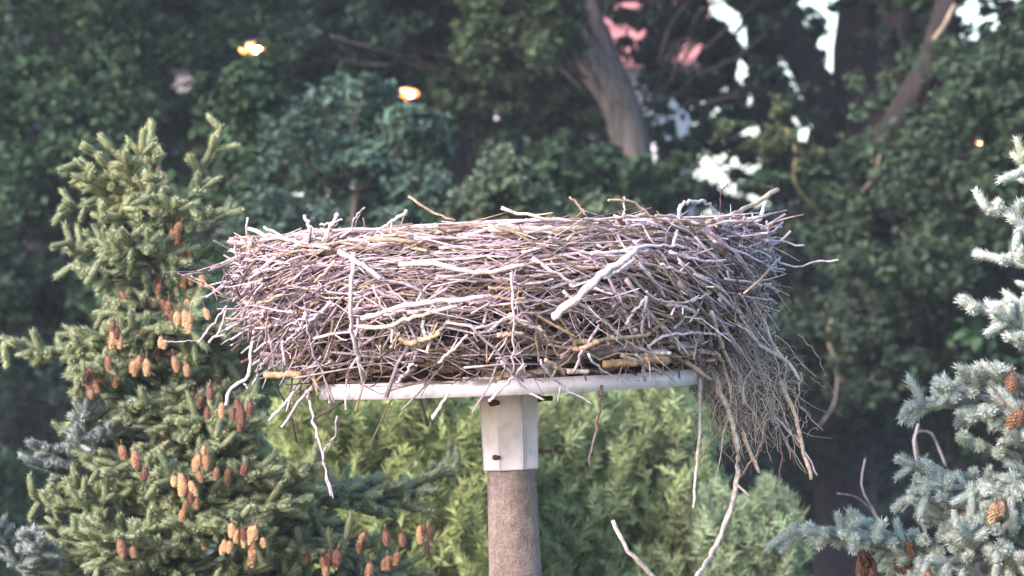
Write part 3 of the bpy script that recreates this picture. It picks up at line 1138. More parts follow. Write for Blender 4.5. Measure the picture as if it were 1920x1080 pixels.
for (pb, pxb, tp, dt, cf, lv) in [
    (400, 1945, (1896, 268), DR, rcy, 1), (390, 1990, (1908, 320), DR - .1, rc, 1), (420, 2000, (1846, 380), DR - .1, rc, 1), (410, 1990, (1900, 420), DR - .25, rc, 1), (520, 2000, (1834, 487), DR, rc, 1), (530, 2000, (1893, 470), DR - .25, rc, 1),
    (640, 2000, (1803, 562), DR - .1, rc, 1), (650, 1990, (1852, 605), DR - .25, rc, 1), (660, 1985, (1900, 660), DR - .3, rc2, 1), (600, 1990, (1890, 560), DR - .2, rc, 1),
    (760, 2000, (1706, 737), DR - .1, rc, 2), (745, 1960, (1755, 712), DR - .2, rc, 1), (740, 1950, (1800, 700), DR - .25, rc, 1), (730, 1960, (1838, 698), DR - .3, rc, 1), (770, 1985, (1850, 760), DR - .35, rc2, 1), (790, 1990, (1900, 740), DR - .35, rc2, 1),
    (890, 1990, (1797, 825), DR - .2, rcy, 1), (900, 1990, (1865, 870), DR - .35, rc2, 1), (860, 1990, (1900, 820), DR - .3, rc, 1),
    (920, 1960, (1690, 886), DR - .3, rc, 1), (915, 1900, (1714, 870), DR - .35, rc, 1), (930, 1990, (1835, 900), DR - .4, rc, 2), (950, 2000, (1870, 930), DR - .4, rc, 1), (960, 2000, (1820, 950), DR - .45, rc2, 1),
    (1010, 1990, (1682, 963), DR - .3, rc, 2), (1030, 1980, (1498, 1012), DR - .2, rc, 2), (1040, 1800, (1565, 980), DR - .3, rc, 1), (1035, 1780, (1500, 955), DR - .25, rc2, 1),
    (1050, 1800, (1520, 1075), DR - .3, rc, 2), (1040, 1990, (1740, 1010), DR - .45, rc2, 2), (1070, 1990, (1790, 1040), DR - .5, rc2, 2), (1060, 1990, (1870, 1000), DR - .45, rc2, 2), (1090, 1990, (1640, 1070), DR - .45, rc, 2), (1100, 1990, (1880, 1070), DR - .5, rc2, 2), (1110, 1990, (1720, 1090), DR - .5, rc2, 2), (1000, 2000, (1890, 975), DR - .3, rc2, 2)]:
    right_bough(pb, tp, dt, cf, lv, pxb=pxb, lat=0.40 if lv == 1 else 0.5)
for k in range(44):                                    # its far side, its out-of-frame side and the skirt to the ground
    z = 8.1 - 7.3 * (k + 0.5) / 44
    ex = 0.25 + 0.2 * (8.1 - z) * rng.uniform(0.8, 1.1)
    a = k * 2.399
    if z > 5.9 and math.cos(a) < 0.2:
        a = R(rng.uniform(-60, 100))
    sh, wd = [], []
    grow(sh, wd, np.array([ftr[0], ftr[1], z]), np.array([math.cos(a), math.sin(a), -0.1]), ex, 1 if z < 5.9 else 2, 0.045 if z < 5.9 else 0.021, rc2, (0.13, 0.2) if z < 5.9 else (0.08, 0.12), 0.1, 0.3, 0.9, 0.8 if z < 5.9 else 0.5)
    build_bough(sh, wd, spr, ftr, lo=True)
ALLB = right_boughs
for (x, y, n, k) in ((1905, 715, 3, 1), (1900, 760, 4, 2), (1912, 790, 3, 1), (1870, 960, 3, 3), (1830, 985, 2, 1), (1625, 1050, 4, 2), (1700, 1045, 4, 1), (1690, 1075, 3, 2), (1615, 1075, 2, 1), (1735, 1070, 2, 1)):
    for j in range(n):
        best = None
        px, py = x + rng.normal(0, 10), y + rng.normal(0, 12)
        for o, ch in ALLB:
            for q_ in ch:
                dd = q_[1] - CAMY
                s = math.hypot(960 + q_[0] * PX / dd - px, 540 - (q_[2] - ZC) * PX / dd - py + 25)
                if best is None or s < best:
                    best, bo, bd = s, o, dd
        hang_cone(bo, ftr, P(px, py - 18, bd - 0.08), k, rng.uniform(0.9, 1.2))

# ------------------------------------------------------------------ broad-leaved trees and shrubs
WINDOWS = [(342, 150, 24, 28), (372, 118, 8, 6), (1835, 268, 15, 14), (1290, 108, 26, 34), (1281, 240, 20, 20), (1262, 195, 9, 14), (1345, 15, 22, 28), (1376, 38, 17, 24), (1398, 70, 16, 22), (1478, 62, 20, 42), (1378, 308, 15, 12), (1404, 318, 17, 10), (1412, 186, 18, 15), (1440, 196, 15, 18), (1520, 180, 22, 22), (1544, 202, 17, 14),
           (1632, 118, 16, 60), (1565, 40, 20, 22), (1391, 135, 15, 26), (1536, 366, 9, 7), (1512, 250, 13, 18), (1562, 270, 12, 16), (1358, 296, 11, 8), (1448, 320, 10, 8), (1508, 120, 8, 8), (1310, 90, 12, 12), (1418, 245, 20, 12)]

_wr = np.random.default_rng(3)
WINDOWS += [(_wr.uniform(1240, 1460), _wr.uniform(60, 330), _wr.uniform(4, 8), _wr.uniform(4, 9)) for _ in range(26)]
WINDOWS += [(1000, 190, 6, 6), (1008, 240, 7, 7), (960, 130, 5, 4), (985, 135, 9, 5)]


def window_mask(pts):
    """True where a leaf would close one of the openings towards the sky between the crowns"""
    d = pts[:, 1] - CAMY
    x, y = 960 + pts[:, 0] * PX / d, 540 - (pts[:, 2] - ZC) * PX / d
    m = np.zeros(len(pts), bool)
    wob = 1 + 0.25 * np.sin(x * 0.21) * np.cos(y * 0.17)
    for (cx, cy, rx, ry) in WINDOWS:
        m |= ((x - cx) / (rx * wob))**2 + ((y - cy) / (ry * wob))**2 < 1
    return m


def leaf_mesh(g, pts, size, cols, upbias=0.5, aspect=0.62, droop=0.0):
    """many small folded leaves; each leaf two bent faces"""
    n = len(pts)
    nrm = rng.standard_normal((n, 3))
    nrm[:, 2] = np.abs(nrm[:, 2]) + upbias
    nrm[:, 1] -= 0.35
    nrm = unit(nrm)
    ax = unit(np.cross(nrm, rng.standard_normal((n, 3))))
    if droop:
        ax = unit(ax + np.array([0, 0, droop]))
        nrm = unit(np.cross(np.cross(ax, nrm), ax))
    sv = np.cross(nrm, ax)
    L = (size * rng.uniform(0.6, 1.35, n))[:, None]
    W = L * aspect * 0.5
    lift = nrm * W * 0.35
    V = np.stack([pts - ax * L * 0.5, pts - ax * L * 0.12 + sv * W + lift, pts + ax * L * 0.25 + sv * W * 0.8 + lift, pts + ax * L * 0.5 - nrm * L * 0.08,
                  pts + ax * L * 0.25 - sv * W * 0.8 + lift, pts - ax * L * 0.12 - sv * W + lift], 1)
    b = np.arange(n)[:, None] * 6
    Q = np.concatenate([b + np.array([0, 1, 2, 3]), b + np.array([0, 3, 4, 5])])
    g.add(V.reshape(-1, 3), Q, None, np.repeat(cols, 6, 0))


def clump_points(c, rad, n):
    """leaves of one clump: gathered in sub-sprays so that the outline is ragged"""
    k = max(4, n // 38)
    sub = rng.standard_normal((k, 3))
    sub = unit(sub) * (rng.random((k, 1))**0.45)
    idx = rng.integers(0, k, n)
    off = sub[idx] + rng.standard_normal((n, 3)) * 0.17
    return c + off * rad, idx


def limb(g, pts, r0, r1, sides=10, col=(0.12, 0.10, 0.09), n=None, ridge=0.06):
    n = n or max(8, 5 * len(pts))
    g.tube(resample(np.asarray(pts, dtype=float), n), np.linspace(r0, r1, n), sides, np.array(col), rough=ridge)


class Tree:
    def __init__(self, name, label, cat, foot, leafcol, size, group=None, bark=(0.11, 0.09, 0.08), aspect=0.62, upbias=0.5, trunk_name='trunk'):
        self.o = thing(name, label, cat, foot, group)
        self.foot = np.asarray(foot, dtype=float)
        self.w, self.l = Geo(), Geo()
        self.leafcol, self.size, self.bark = np.asarray(leafcol), size, bark
        self.aspect, self.upbias, self.trunk_name = aspect, upbias, trunk_name

    def trunk(self, pts, r0, r1, sides=14, ridge=0.06):
        self.tp = np.asarray(pts, dtype=float)
        limb(self.w, pts, r0, r1, sides, self.bark, max(16, 8 * len(pts)), ridge)

    def clump(self, c, rad, n, col=None, size=None, stem=True, windows=True):
        p, idx = clump_points(np.asarray(c), np.asarray(rad), int(n * 1.3))
        if windows:
            p_ok = ~window_mask(p)
            p, idx = p[p_ok], idx[p_ok]
        if len(p) == 0:
            return
        base_ = self.leafcol if col is None else np.asarray(col)
        sub = rng.uniform(0.8, 1.2, (idx.max() + 1, 1))
        cols = base_ * rng.uniform(0.75, 1.25) * sub[idx] * rng.uniform(0.8, 1.25, (len(p), 1)) * (1 + rng.normal(0, 0.05, (len(p), 3)))
        leaf_mesh(self.l, p, self.size if size is None else size, np.clip(cols, 0.005, 0.6), self.upbias, self.aspect)
        if stem and rng.random() < 0.6:
            tp = resample(self.tp, 12)
            d = np.linalg.norm(tp - c, axis=1) + 2.0 * np.maximum(tp[:, 2] - c[2] + 0.3, 0)
            q = tp[d.argmin()]
            q = c + (q - c) * min(1.0, 0.7 / np.linalg.norm(q - c))
            m = (q + c) / 2 + rng.standard_normal(3) * 0.12 * np.linalg.norm(q - c)
            self.w.tube(resample(np.array([q, m, c]), 7), np.linspace(0.013, 0.006, 7), 5, np.array(self.bark) * 0.5)

    def px_clump(self, px, py, d, rx, ry, n, **k):
        c = P(px, py, d)
        self.clump(c, np.array([rx * d / PX, max(rx, ry) * d / PX * 0.8, ry * d / PX]), n, **k)

    def fill(self, x0, x1, y0, y1, d0, d1, count, r, n, reject=None, **k):
        """clumps spread through a volume of the crown (given by the photograph's frame at depth d)"""
        for _ in range(count):
            for _t in range(12):
                x, y = rng.uniform(x0, x1), rng.uniform(y0, y1)
                if reject is None or not reject(x, y):
                    break
            else:
                continue
            rr = r * rng.uniform(0.7, 1.3)
            self.px_clump(x, y, rng.uniform(d0, d1), rr * rng.uniform(1, 1.5), rr * rng.uniform(0.7, 1.0), int(n * rng.uniform(0.7, 1.3)), **k)

    def done(self, crown='crown'):
        self.w.build(self.trunk_name, M_bark, self.o, self.foot)
        self.l.build(crown, M_leaf, self.o, self.foot, smooth=False)


def foot_at(px, d):
    f = P(px, 540, d)
    f[2] = -0.1
    return f


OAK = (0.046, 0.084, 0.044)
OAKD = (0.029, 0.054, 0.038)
BLUE = (0.088, 0.150, 0.108)
LITE = (0.11, 0.155, 0.085)

# oak filling the left side
T = Tree('oak', 'dark leafy oak filling the left edge behind the cone covered spruce', 'tree', foot_at(60, 38), OAK, 0.07, bark=(0.022, 0.02, 0.02))
T.foot[1] += 3
T.o.location.y += 3
T.trunk([T.foot, P(70, 1300, 41), P(40, 700, 41), P(110, 250, 41.3), P(60, -300, 41)], 0.26, 0.12)
T.fill(-60, 220, -60, 620, 36, 38, 40, 55, 300)
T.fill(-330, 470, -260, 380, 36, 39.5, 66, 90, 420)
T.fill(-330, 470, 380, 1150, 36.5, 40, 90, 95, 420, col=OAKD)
T.fill(-500, 300, 1150, 1700, 36, 41, 14, 200, 260, size=0.2)
T.fill(-900, 300, -900, -300, 36, 41, 16, 220, 260, size=0.2)
T.fill(-330, 130, 700, 1080, 34.5, 36, 9, 60, 240)
T.done()
# tall oak with a dark trunk, behind the street lamps
T = Tree('oak', 'oak with a dark straight trunk standing behind the second lit street lamp', 'tree', foot_at(800, 44), OAKD, 0.10, bark=(0.05, 0.042, 0.040))
T.trunk([T.foot, P(860, 700, 44), P(845, 330, 44), P(800, 180, 44), P(785, 0, 44), P(760, -400, 44)], 0.36, 0.17, 18)
limb(T.w, [P(790, 190, 44), P(745, 130, 43.8), P(735, 60, 43.6), P(722, -60, 43.4)], 0.13, 0.08, 10, T.bark)
limb(T.w, [P(855, 350, 44), P(915, 250, 43.7), P(995, 245, 43.4), P(1040, 238, 43)], 0.03, 0.018, 8, (0.12, 0.10, 0.09))
T.fill(380, 700, -200, 330, 42.5, 46, 42, 80, 330, col=OAK)
T.fill(840, 1090, -200, 220, 41, 43, 30, 70, 330, col=(0.062, 0.092, 0.045))
T.fill(700, 1150, 150, 800, 45, 48, 44, 90, 300)
T.fill(400, 1100, -900, -250, 42, 47, 16, 220, 260, size=0.22)
T.done()
# oak with the thick leaning trunk
T = Tree('oak', 'oak with a thick ridged grey trunk leaning left above the nest', 'tree', foot_at(1235, 37), OAKD, 0.07, bark=(0.185, 0.155, 0.145))
T.trunk([T.foot, P(1215, 900, 37), P(1198, 420, 37), P(1186, 300, 37), P(1168, 210, 37), P(1125, 135, 37), P(1080, 85, 37), P(1040, 20, 37), P(1000, -160, 37), P(960, -500, 37)], 0.27, 0.10, 28, 0.09)
limb(T.w, [P(1165, 215, 37), P(1152, 150, 37.1), P(1128, 80, 37.1), P(1105, 10, 37.2), P(1100, -150, 37.3)], 0.11, 0.06, 12, (0.12, 0.10, 0.10))
limb(T.w, [P(1262, 395, 36.4), P(1235, 365, 36.3), P(1190, 322, 36.2), P(1115, 305, 36.2)], 0.045, 0.022, 8, (0.30, 0.27, 0.25))
T.fill(880, 1060, -120, 110, 35, 36.5, 22, 46, 260, col=(0.066, 0.10, 0.050))
T.px_clump(1030, 75, 35.8, 60, 50, 420, col=(0.075, 0.11, 0.055))
T.px_clump(910, 90, 35.8, 60, 55, 420, col=(0.070, 0.105, 0.055))
T.px_clump(1100, 320, 35.5, 90, 50, 480)
T.fill(1130, 1330, -40, 150, 37.5, 39, 16, 30, 130)
T.fill(560, 1000, -120, 120, 36, 38, 34, 50, 280)
T.fill(1000, 1280, 300, 420, 35, 36, 16, 40, 240, col=OAK)
T.fill(1230, 1480, -40, 330, 37, 39, 44, 38, 190)
T.fill(1060, 1300, -60, 60, 38, 40, 10, 40, 150)
T.fill(900, 1350, 430, 1000, 38, 40, 28, 90, 280)
T.fill(850, 1500, -800, -200, 35, 40, 16, 220, 260, size=0.2)
T.done()
# dark twin-trunked tree against the sky
T = Tree('lime_tree', 'tree of several near black upright trunks against the white sky', 'tree', foot_at(1600, 46), OAKD, 0.09, bark=(0.030, 0.025, 0.028))
T.trunk([T.foot, P(1580, 900, 46), P(1575, 420, 46), P(1600, 180, 46), P(1612, 0, 46), P(1620, -400, 46)], 0.34, 0.18, 16)
limb(T.w, [P(1577, 300, 46), P(1545, 190, 45.8), P(1500, 100, 45.7), P(1455, 0, 45.6), P(1430, -200, 45.5)], 0.20, 0.12, 14, T.bark)
limb(T.w, [P(1578, 480, 46.2), P(1480, 330, 46.2), P(1440, 180, 46.2), P(1420, -60, 46.2), P(1415, -300, 46.2)], 0.17, 0.13, 14, T.bark)
limb(T.w, [P(1575, 440, 46), P(1660, 230, 45.5), P(1680, 100, 45.3), P(1690, -200, 45)], 0.19, 0.13, 14, (0.045, 0.036, 0.036))
T.fill(1230, 1700, -80, 400, 47, 50, 70, 34, 190, size=0.085)
T.fill(1240, 1480, -100, 380, 45, 48, 30, 36, 150)
T.fill(1640, 1800, -150, 100, 44, 46, 18, 50, 200)
T.fill(1320, 1470, 40, 330, 41, 43.5, 16, 24, 100, size=0.08, stem=False)
T.fill(1490, 1570, 210, 330, 41, 43.5, 5, 22, 90, size=0.08, stem=False)
T.fill(1500, 1600, 0, 90, 47, 49, 6, 22, 90, size=0.08, stem=False)
T.fill(1450, 1700, 420, 900, 44, 47, 30, 90, 300)
T.fill(1300, 1900, -900, -250, 43, 48, 16, 230, 260, size=0.22)
T.done()
# big leafy oak on the right
T = Tree('oak', 'mid green oak with an ivy wrapped trunk filling the right side', 'tree', foot_at(1850, 35.5), OAK, 0.068, bark=(0.030, 0.025, 0.024))  # bark colour darkened to stand in for the canopy's shade
T.foot[1] += 2
T.o.location.y += 2
T.trunk([T.foot, P(1840, 900, 37.5), P(1740, 700, 37.2), P(1608, 470, 36.5), P(1625, 360, 35.5), P(1665, 250, 35), P(1740, 120, 35), P(1790, -40, 35)], 0.22, 0.08, 16, 0.08)
limb(T.w, [P(1610, 430, 34.7), P(1600, 380, 34.5), P(1640, 330, 34.4), P(1650, 290, 34.4)], 0.022, 0.012, 8, (0.15, 0.12, 0.09))
limb(T.w, [P(1615, 460, 34.9), P(1540, 400, 34.4), P(1488, 330, 34.2), P(1492, 290, 34.2), P(1474, 240, 34.2)], 0.018, 0.014, 8, (0.22, 0.19, 0.09))
limb(T.w, [P(1635, 560, 34.6), P(1560, 600, 34.2), P(1555, 645, 34), P(1572, 690, 34), P(1585, 750, 34)], 0.020, 0.012, 8, (0.26, 0.22, 0.14))
limb(T.w, [P(1572, 690, 34), P(1560, 765, 33.9), P(1535, 800, 33.9)], 0.010, 0.005, 6, (0.24, 0.20, 0.17))
limb(T.w, [P(1660, 450, 34.6), P(1700, 430, 34.4), P(1755, 405, 34.2)], 0.018, 0.010, 6, (0.24, 0.20, 0.18))
limb(T.w, [P(1790, 10, 34.5), P(1765, 55, 34.3), P(1750, 75, 34.2)], 0.02, 0.014, 6, (0.40, 0.30, 0.20))
T.fill(1580, 1960, 120, 520, 33.6, 36, 62, 62, 380, reject=lambda x, y: y < 330 - (x - 1560) * 1.3, col=(0.055, 0.088, 0.050))
T.fill(1700, 2150, -150, 250, 33.8, 37, 40, 70, 360)
T.fill(1520, 1960, 430, 700, 34.2, 36.5, 46, 62, 340, col=(0.048, 0.075, 0.046))
T.fill(1450, 1600, 560, 740, 34.6, 36, 14, 48, 240, col=(0.045, 0.072, 0.046))
T.fill(1700, 1990, 650, 860, 34.5, 36.5, 22, 60, 280, col=(0.044, 0.068, 0.044))
T.fill(1570, 1720, 440, 760, 33.6, 34.4, 22, 42, 260, col=(0.058, 0.088, 0.054))
T.px_clump(1440, 265, 34.2, 45, 32, 240, col=(0.085, 0.115, 0.055))
T.px_clump(1470, 205, 34.2, 26, 28, 150, col=(0.085, 0.115, 0.055))
T.px_clump(1370, 250, 34.2, 40, 22, 170, col=(0.08, 0.11, 0.055))
T.px_clump(1510, 290, 34.2, 34, 24, 170, col=(0.08, 0.11, 0.055))
T.px_clump(1440, 345, 34.3, 70, 26, 260)
T.px_clump(1540, 330, 34.3, 55, 40, 300)
T.px_clump(1540, 460, 34.4, 70, 60, 420)
T.px_clump(1590, 640, 34.2, 60, 40, 260, col=(0.055, 0.085, 0.048))
T.fill(1700, 2400, -900, -250, 34, 39, 14, 220, 260, size=0.2)
T.fill(1980, 2500, -200, 900, 34, 39, 30, 130, 300, size=0.12)
T.fill(1750, 2400, 900, 1500, 34, 38, 8, 180, 240, size=0.18)
T.done()
# pale bluish shrub
T = Tree('willow_shrub', 'rounded pale blue green shrub below the two lit street lamps', 'shrub', foot_at(660, 31), BLUE, 0.075, bark=(0.07, 0.055, 0.045), aspect=0.42)
T.trunk([T.foot, P(660, 900, 31), P(655, 500, 31), P(668, 360, 31)], 0.08, 0.02)
for (x, y, rx, ry, n) in ((680, 185, 60, 48, 420), (620, 230, 75, 55, 520), (730, 235, 70, 50, 480), (790, 265, 55, 40, 330), (540, 250, 55, 45, 300), (585, 300, 90, 60, 560), (690, 300, 95, 60, 620), (790, 330, 70, 50, 380),
                          (520, 330, 60, 50, 330), (620, 380, 100, 60, 560), (740, 390, 90, 55, 460), (490, 400, 70, 55, 360), (820, 390, 50, 40, 240), (690, 150, 28, 24, 130), (640, 165, 26, 24, 120), (766, 212, 34, 16, 200), (764, 222, 40, 22, 260), (755, 255, 60, 36, 420), (800, 240, 45, 40, 260)):
    T.px_clump(x, y, 31 + rng.uniform(-0.5, 0.5), rx, ry, n)
T.fill(450, 860, 430, 800, 30.5, 32, 30, 75, 380)
T.fill(450, 860, 800, 1500, 30.5, 32, 14, 140, 280, size=0.14)
T.done()
# the light green bush tops just behind the nest
T = Tree('hazel_bush', 'light green bush peeping over the middle of the nest', 'shrub', foot_at(960, 29), LITE, 0.07, bark=(0.07, 0.055, 0.045))
T.trunk([T.foot, P(945, 900, 29), P(940, 320, 29)], 0.08, 0.02)
for (x, y, rx, ry, n) in ((925, 300, 45, 30, 260), (905, 345, 42, 32, 220), (965, 330, 48, 30, 260), (940, 375, 80, 32, 380), (1010, 380, 60, 28, 260), (875, 385, 50, 28, 220), (1110, 385, 60, 25, 220)):
    T.px_clump(x, y, 29 + rng.uniform(-0.3, 0.3), rx, ry, n, col=(0.105, 0.145, 0.090))
T.fill(860, 1160, 420, 800, 28.6, 30, 18, 75, 320)
T.fill(860, 1160, 800, 1700, 28.6, 30, 10, 150, 240, size=0.14)
T.done()
# leafy limb in front of the first lamp's post belongs to a slim young maple
T = Tree('young_maple', 'slim young tree hiding the post of the left street lamp', 'tree', foot_at(430, 31.5), OAK, 0.08, bark=(0.10, 0.08, 0.07))
T.trunk([T.foot, P(440, 900, 31.5), P(450, 500, 31.5), P(440, 200, 31.5)], 0.08, 0.025)
for (x, y, rx, ry, n) in ((474, 134, 34, 18, 200), (474, 150, 40, 26, 240), (455, 185, 50, 35, 300), (480, 265, 60, 50, 380), (440, 340, 60, 60, 380), (470, 165, 60, 40, 300), (430, 220, 70, 50, 340), (500, 230, 50, 45, 260), (440, 300, 80, 55, 400), (400, 380, 80, 60, 380), (470, 400, 70, 50, 300), (390, 160, 45, 35, 160)):
    T.px_clump(x, y, 31.5 + rng.uniform(-0.4, 0.4), rx, ry, n)
for (x, y) in ((447, 82), (500, 104), (470, 112), (490, 76)):
    T.px_clump(x, y, 32.2, 13, 9, 9, stem=False)
T.fill(360, 520, 450, 1200, 31, 32, 14, 80, 260)
T.done()


# soft-needled young pines behind the pole
class Pine(Tree):
    def tufts(self, x0, x1, top, ybot, d0, d1, n, col, ln=0.062, nn=34, lean=0.6):
        """upright plumes: a stem with bunches of needles fanning forward"""
        for k in range(n):
            x = rng.uniform(x0, x1)
            d = rng.uniform(d0, d1)
            yt = top(x)
            y = yt + (ybot - yt) * rng.random()**1.1
            L = rng.uniform(0.07, 0.20)
            ax = unit(np.array([rng.normal(0, lean), rng.normal(-0.12, lean), 1.0]))
            tip = P(x, y, d)
            m = int(L / 0.022)
            t = rng.random(m * nn // 3)
            b = tip - ax * L + t[:, None] * ax * L
            r = rng.standard_normal((len(t), 3))
            out = unit(r - (r @ ax)[:, None] * ax)
            dirn = unit(ax * (0.45 + 0.6 * t)[:, None] + out * (1.0 - 0.3 * t)[:, None] + 0.35 * rng.standard_normal(out.shape))
            ll = (ln * rng.uniform(0.6, 1.2, len(t)) * (1.0 - 0.25 * t))[:, None]
            sv = unit(np.cross(dirn, rng.standard_normal(dirn.shape)))
            w = 0.0032 if ln < 0.1 else 0.010
            V = np.stack([b - sv * w, b + sv * w, b + dirn * ll * 0.6 + sv * w * 0.8, b + dirn * ll, b + dirn * ll * 0.6 - sv * w * 0.8], 1)
            i0 = np.arange(len(t))[:, None] * 5
            c = np.asarray(col) * rng.uniform(0.6, 1.35) * rng.uniform(0.8, 1.2, (len(t), 1)) * (1 + 0.25 * (t[:, None] - 0.5))
            self.l.add(V.reshape(-1, 3), i0 + np.array([0, 1, 2, 4]), i0 + np.array([4, 2, 3]), np.repeat(c, 5, 0))
            if rng.random() < 0.3:
                self.w.tube(np.array([tip - ax * (L + 0.05) + rng.standard_normal(3) * 0.02, tip - ax * L * 0.3]), [0.004, 0.002], 4, np.array(self.bark))


YG = (0.31, 0.37, 0.155)
BG = (0.355, 0.43, 0.215)
T = Pine('young_pine', 'yellow green young pine between the cone covered spruce and the concrete pole', 'tree', foot_at(730, 21.5), YG, 0.1, bark=(0.09, 0.07, 0.05))
T.trunk([T.foot, P(735, 1200, 21.5), P(735, 780, 21.5)], 0.07, 0.012)
T.tufts(510, 930, lambda x: 715 + 40 * math.sin(x * 0.03) + max(0, 600 - x) * 0.4, 1130, 20.8, 22.3, 2100, YG)
T.tufts(450, 960, lambda x: 1120, 2300, 20.4, 22.6, 220, YG, 0.2, 18)
for k in range(26):
    a, z = rng.uniform(0, 6.28), rng.uniform(1.0, 6.4)
    q = np.array([T.foot[0], T.foot[1], z])
    T.w.tube(np.array([q, q + np.array([math.cos(a) * .2, abs(math.sin(a)) * .2, .1]), q + np.array([math.cos(a) * .4, abs(math.sin(a)) * .4, .3])]), [0.02, 0.013, 0.006], 5, np.array(T.bark))
T.done()
T = Pine('young_pine', 'pale green young pine just right of the concrete pole', 'tree', foot_at(1140, 22.5), BG, 0.1, bark=(0.09, 0.07, 0.05))
T.trunk([T.foot, P(1140, 1200, 22.5), P(1140, 720, 22.5)], 0.07, 0.012)
T.tufts(990, 1330, lambda x: 700 + 30 * math.sin(x * 0.045) + max(0, x - 1280) * 1.5, 1130, 21.8, 23.3, 1900, BG)
T.tufts(1000, 1320, lambda x: 1120, 2200, 21.4, 23.6, 170, BG, 0.2, 18)
T.done()
T = Pine('young_pine', 'low blue green young pine below the hanging root mat', 'tree', foot_at(1420, 22), (0.29, 0.37, 0.22), 0.1, bark=(0.09, 0.07, 0.05))
T.trunk([T.foot, P(1400, 1300, 22), P(1410, 960, 22)], 0.06, 0.012)
T.tufts(1310, 1490, lambda x: 915 + 25 * math.sin(x * 0.06) + max(0, 1350 - x) * 0.5, 1130, 21.5, 22.8, 1000, (0.29, 0.37, 0.22))
T.tufts(1300, 1500, lambda x: 1120, 2200, 21.2, 23, 110, (0.29, 0.37, 0.22), 0.2, 18)
T.done()
# bramble stalks in the dark hollow at the lower right belong to a small dead shrub
g = Geo()
dsf = foot_at(1740, 20)
for pts, r in (([(1740, 1300), (1735, 1000), (1722, 880), (1714, 820), (1722, 795)], 0.006), ([(1722, 860), (1718, 812), (1745, 812), (1762, 845), (1774, 875)], 0.005),
               ([(1735, 1000), (1705, 945), (1690, 960)], 0.003), ([(1730, 960), (1712, 905), (1740, 850)], 0.003),
               ([(1738, 1150), (1640, 960), (1615, 910), (1622, 860)], 0.003), ([(1690, 1050), (1600, 930), (1570, 925)], 0.002)):
    g.tube(resample(np.array([P(x, y, 20 + 0.002 * (x - 1740)) for x, y in pts]), 16), r, 6, (0.30, 0.27, 0.25))
g.tube(np.array([dsf, P(1740, 1300, 20)]), [0.012, 0.007], 6, (0.30, 0.27, 0.25))
ds = g.build('bare_shrub', M_bark, None, dsf)
ds.location = tuple(dsf)
tag(ds, 'leafless looping stalks in the dark hollow beside the blue spruce', 'shrub')

# far trees closing the hollow, leaf colour darkened to stand in for shade
FAR = [(95, 61, 120, 1.0, 'far dark tree behind the trunk of the left edge oak'), (-220, 62, 60, 1.0, 'dark tree far behind the left edge oak'), (380, 60, -60, 1.0, 'far dark tree behind the left street lamp'), (880, 64, -80, 1.0, 'far dark tree behind the dark trunked oak'),
       (1180, 58, 330, 0.8, 'low dark tree seen behind the leaning trunk'), (1480, 60, 355, 0.9, 'low dark tree closing the hollow right of the nest'), (1840, 58, 60, 1.0, 'far dark tree behind the right side oak'), (2300, 62, 0, 1.0, 'far dark tree beyond the blue spruce')]
for (x, d, ytop, s, lab) in FAR:
    T = Tree('beech', lab, 'tree', foot_at(x, d), (0.026, 0.042, 0.034), 0.17, 'far trees behind the oaks', bark=(0.06, 0.05, 0.05))
    T.trunk([T.foot, P(x, 700, d), P(x, ytop + 200, d)], 0.28, 0.06)
    w = 270
    for _ in range(84):
        y = ytop + 40 + (1060 - ytop) * rng.random()
        hw = w * math.sqrt(min(1, (y - ytop + 30) / 260))
        T.px_clump(x + rng.uniform(-hw, hw), y, d + rng.uniform(-2, 1.5), 95, 70, 230)
    T.done()

# far-off wood on the horizon
g = Geo()
for k in range(260):
    x = rng.uniform(-16, 16)
    top = 8.4 + 0.7 * math.sin(x * 0.7) + 0.4 * math.sin(x * 1.9)
    c = np.array([x, 85 + rng.uniform(-2, 4), rng.uniform(0.5, top - 0.6)])
    p, idx = clump_points(c, np.array([1.3, 1.0, 0.9]), 170)
    p = p[~window_mask(p)]
    leaf_mesh(g, p, 0.30, np.tile(np.array([0.028, 0.042, 0.036]), (len(p), 1)) * rng.uniform(0.8, 1.2, (len(p), 1)))
tag(g.build('wood', M_leaf, None, smooth=False), 'far dark wood along the horizon behind the trees', 'wood', kind='stuff')


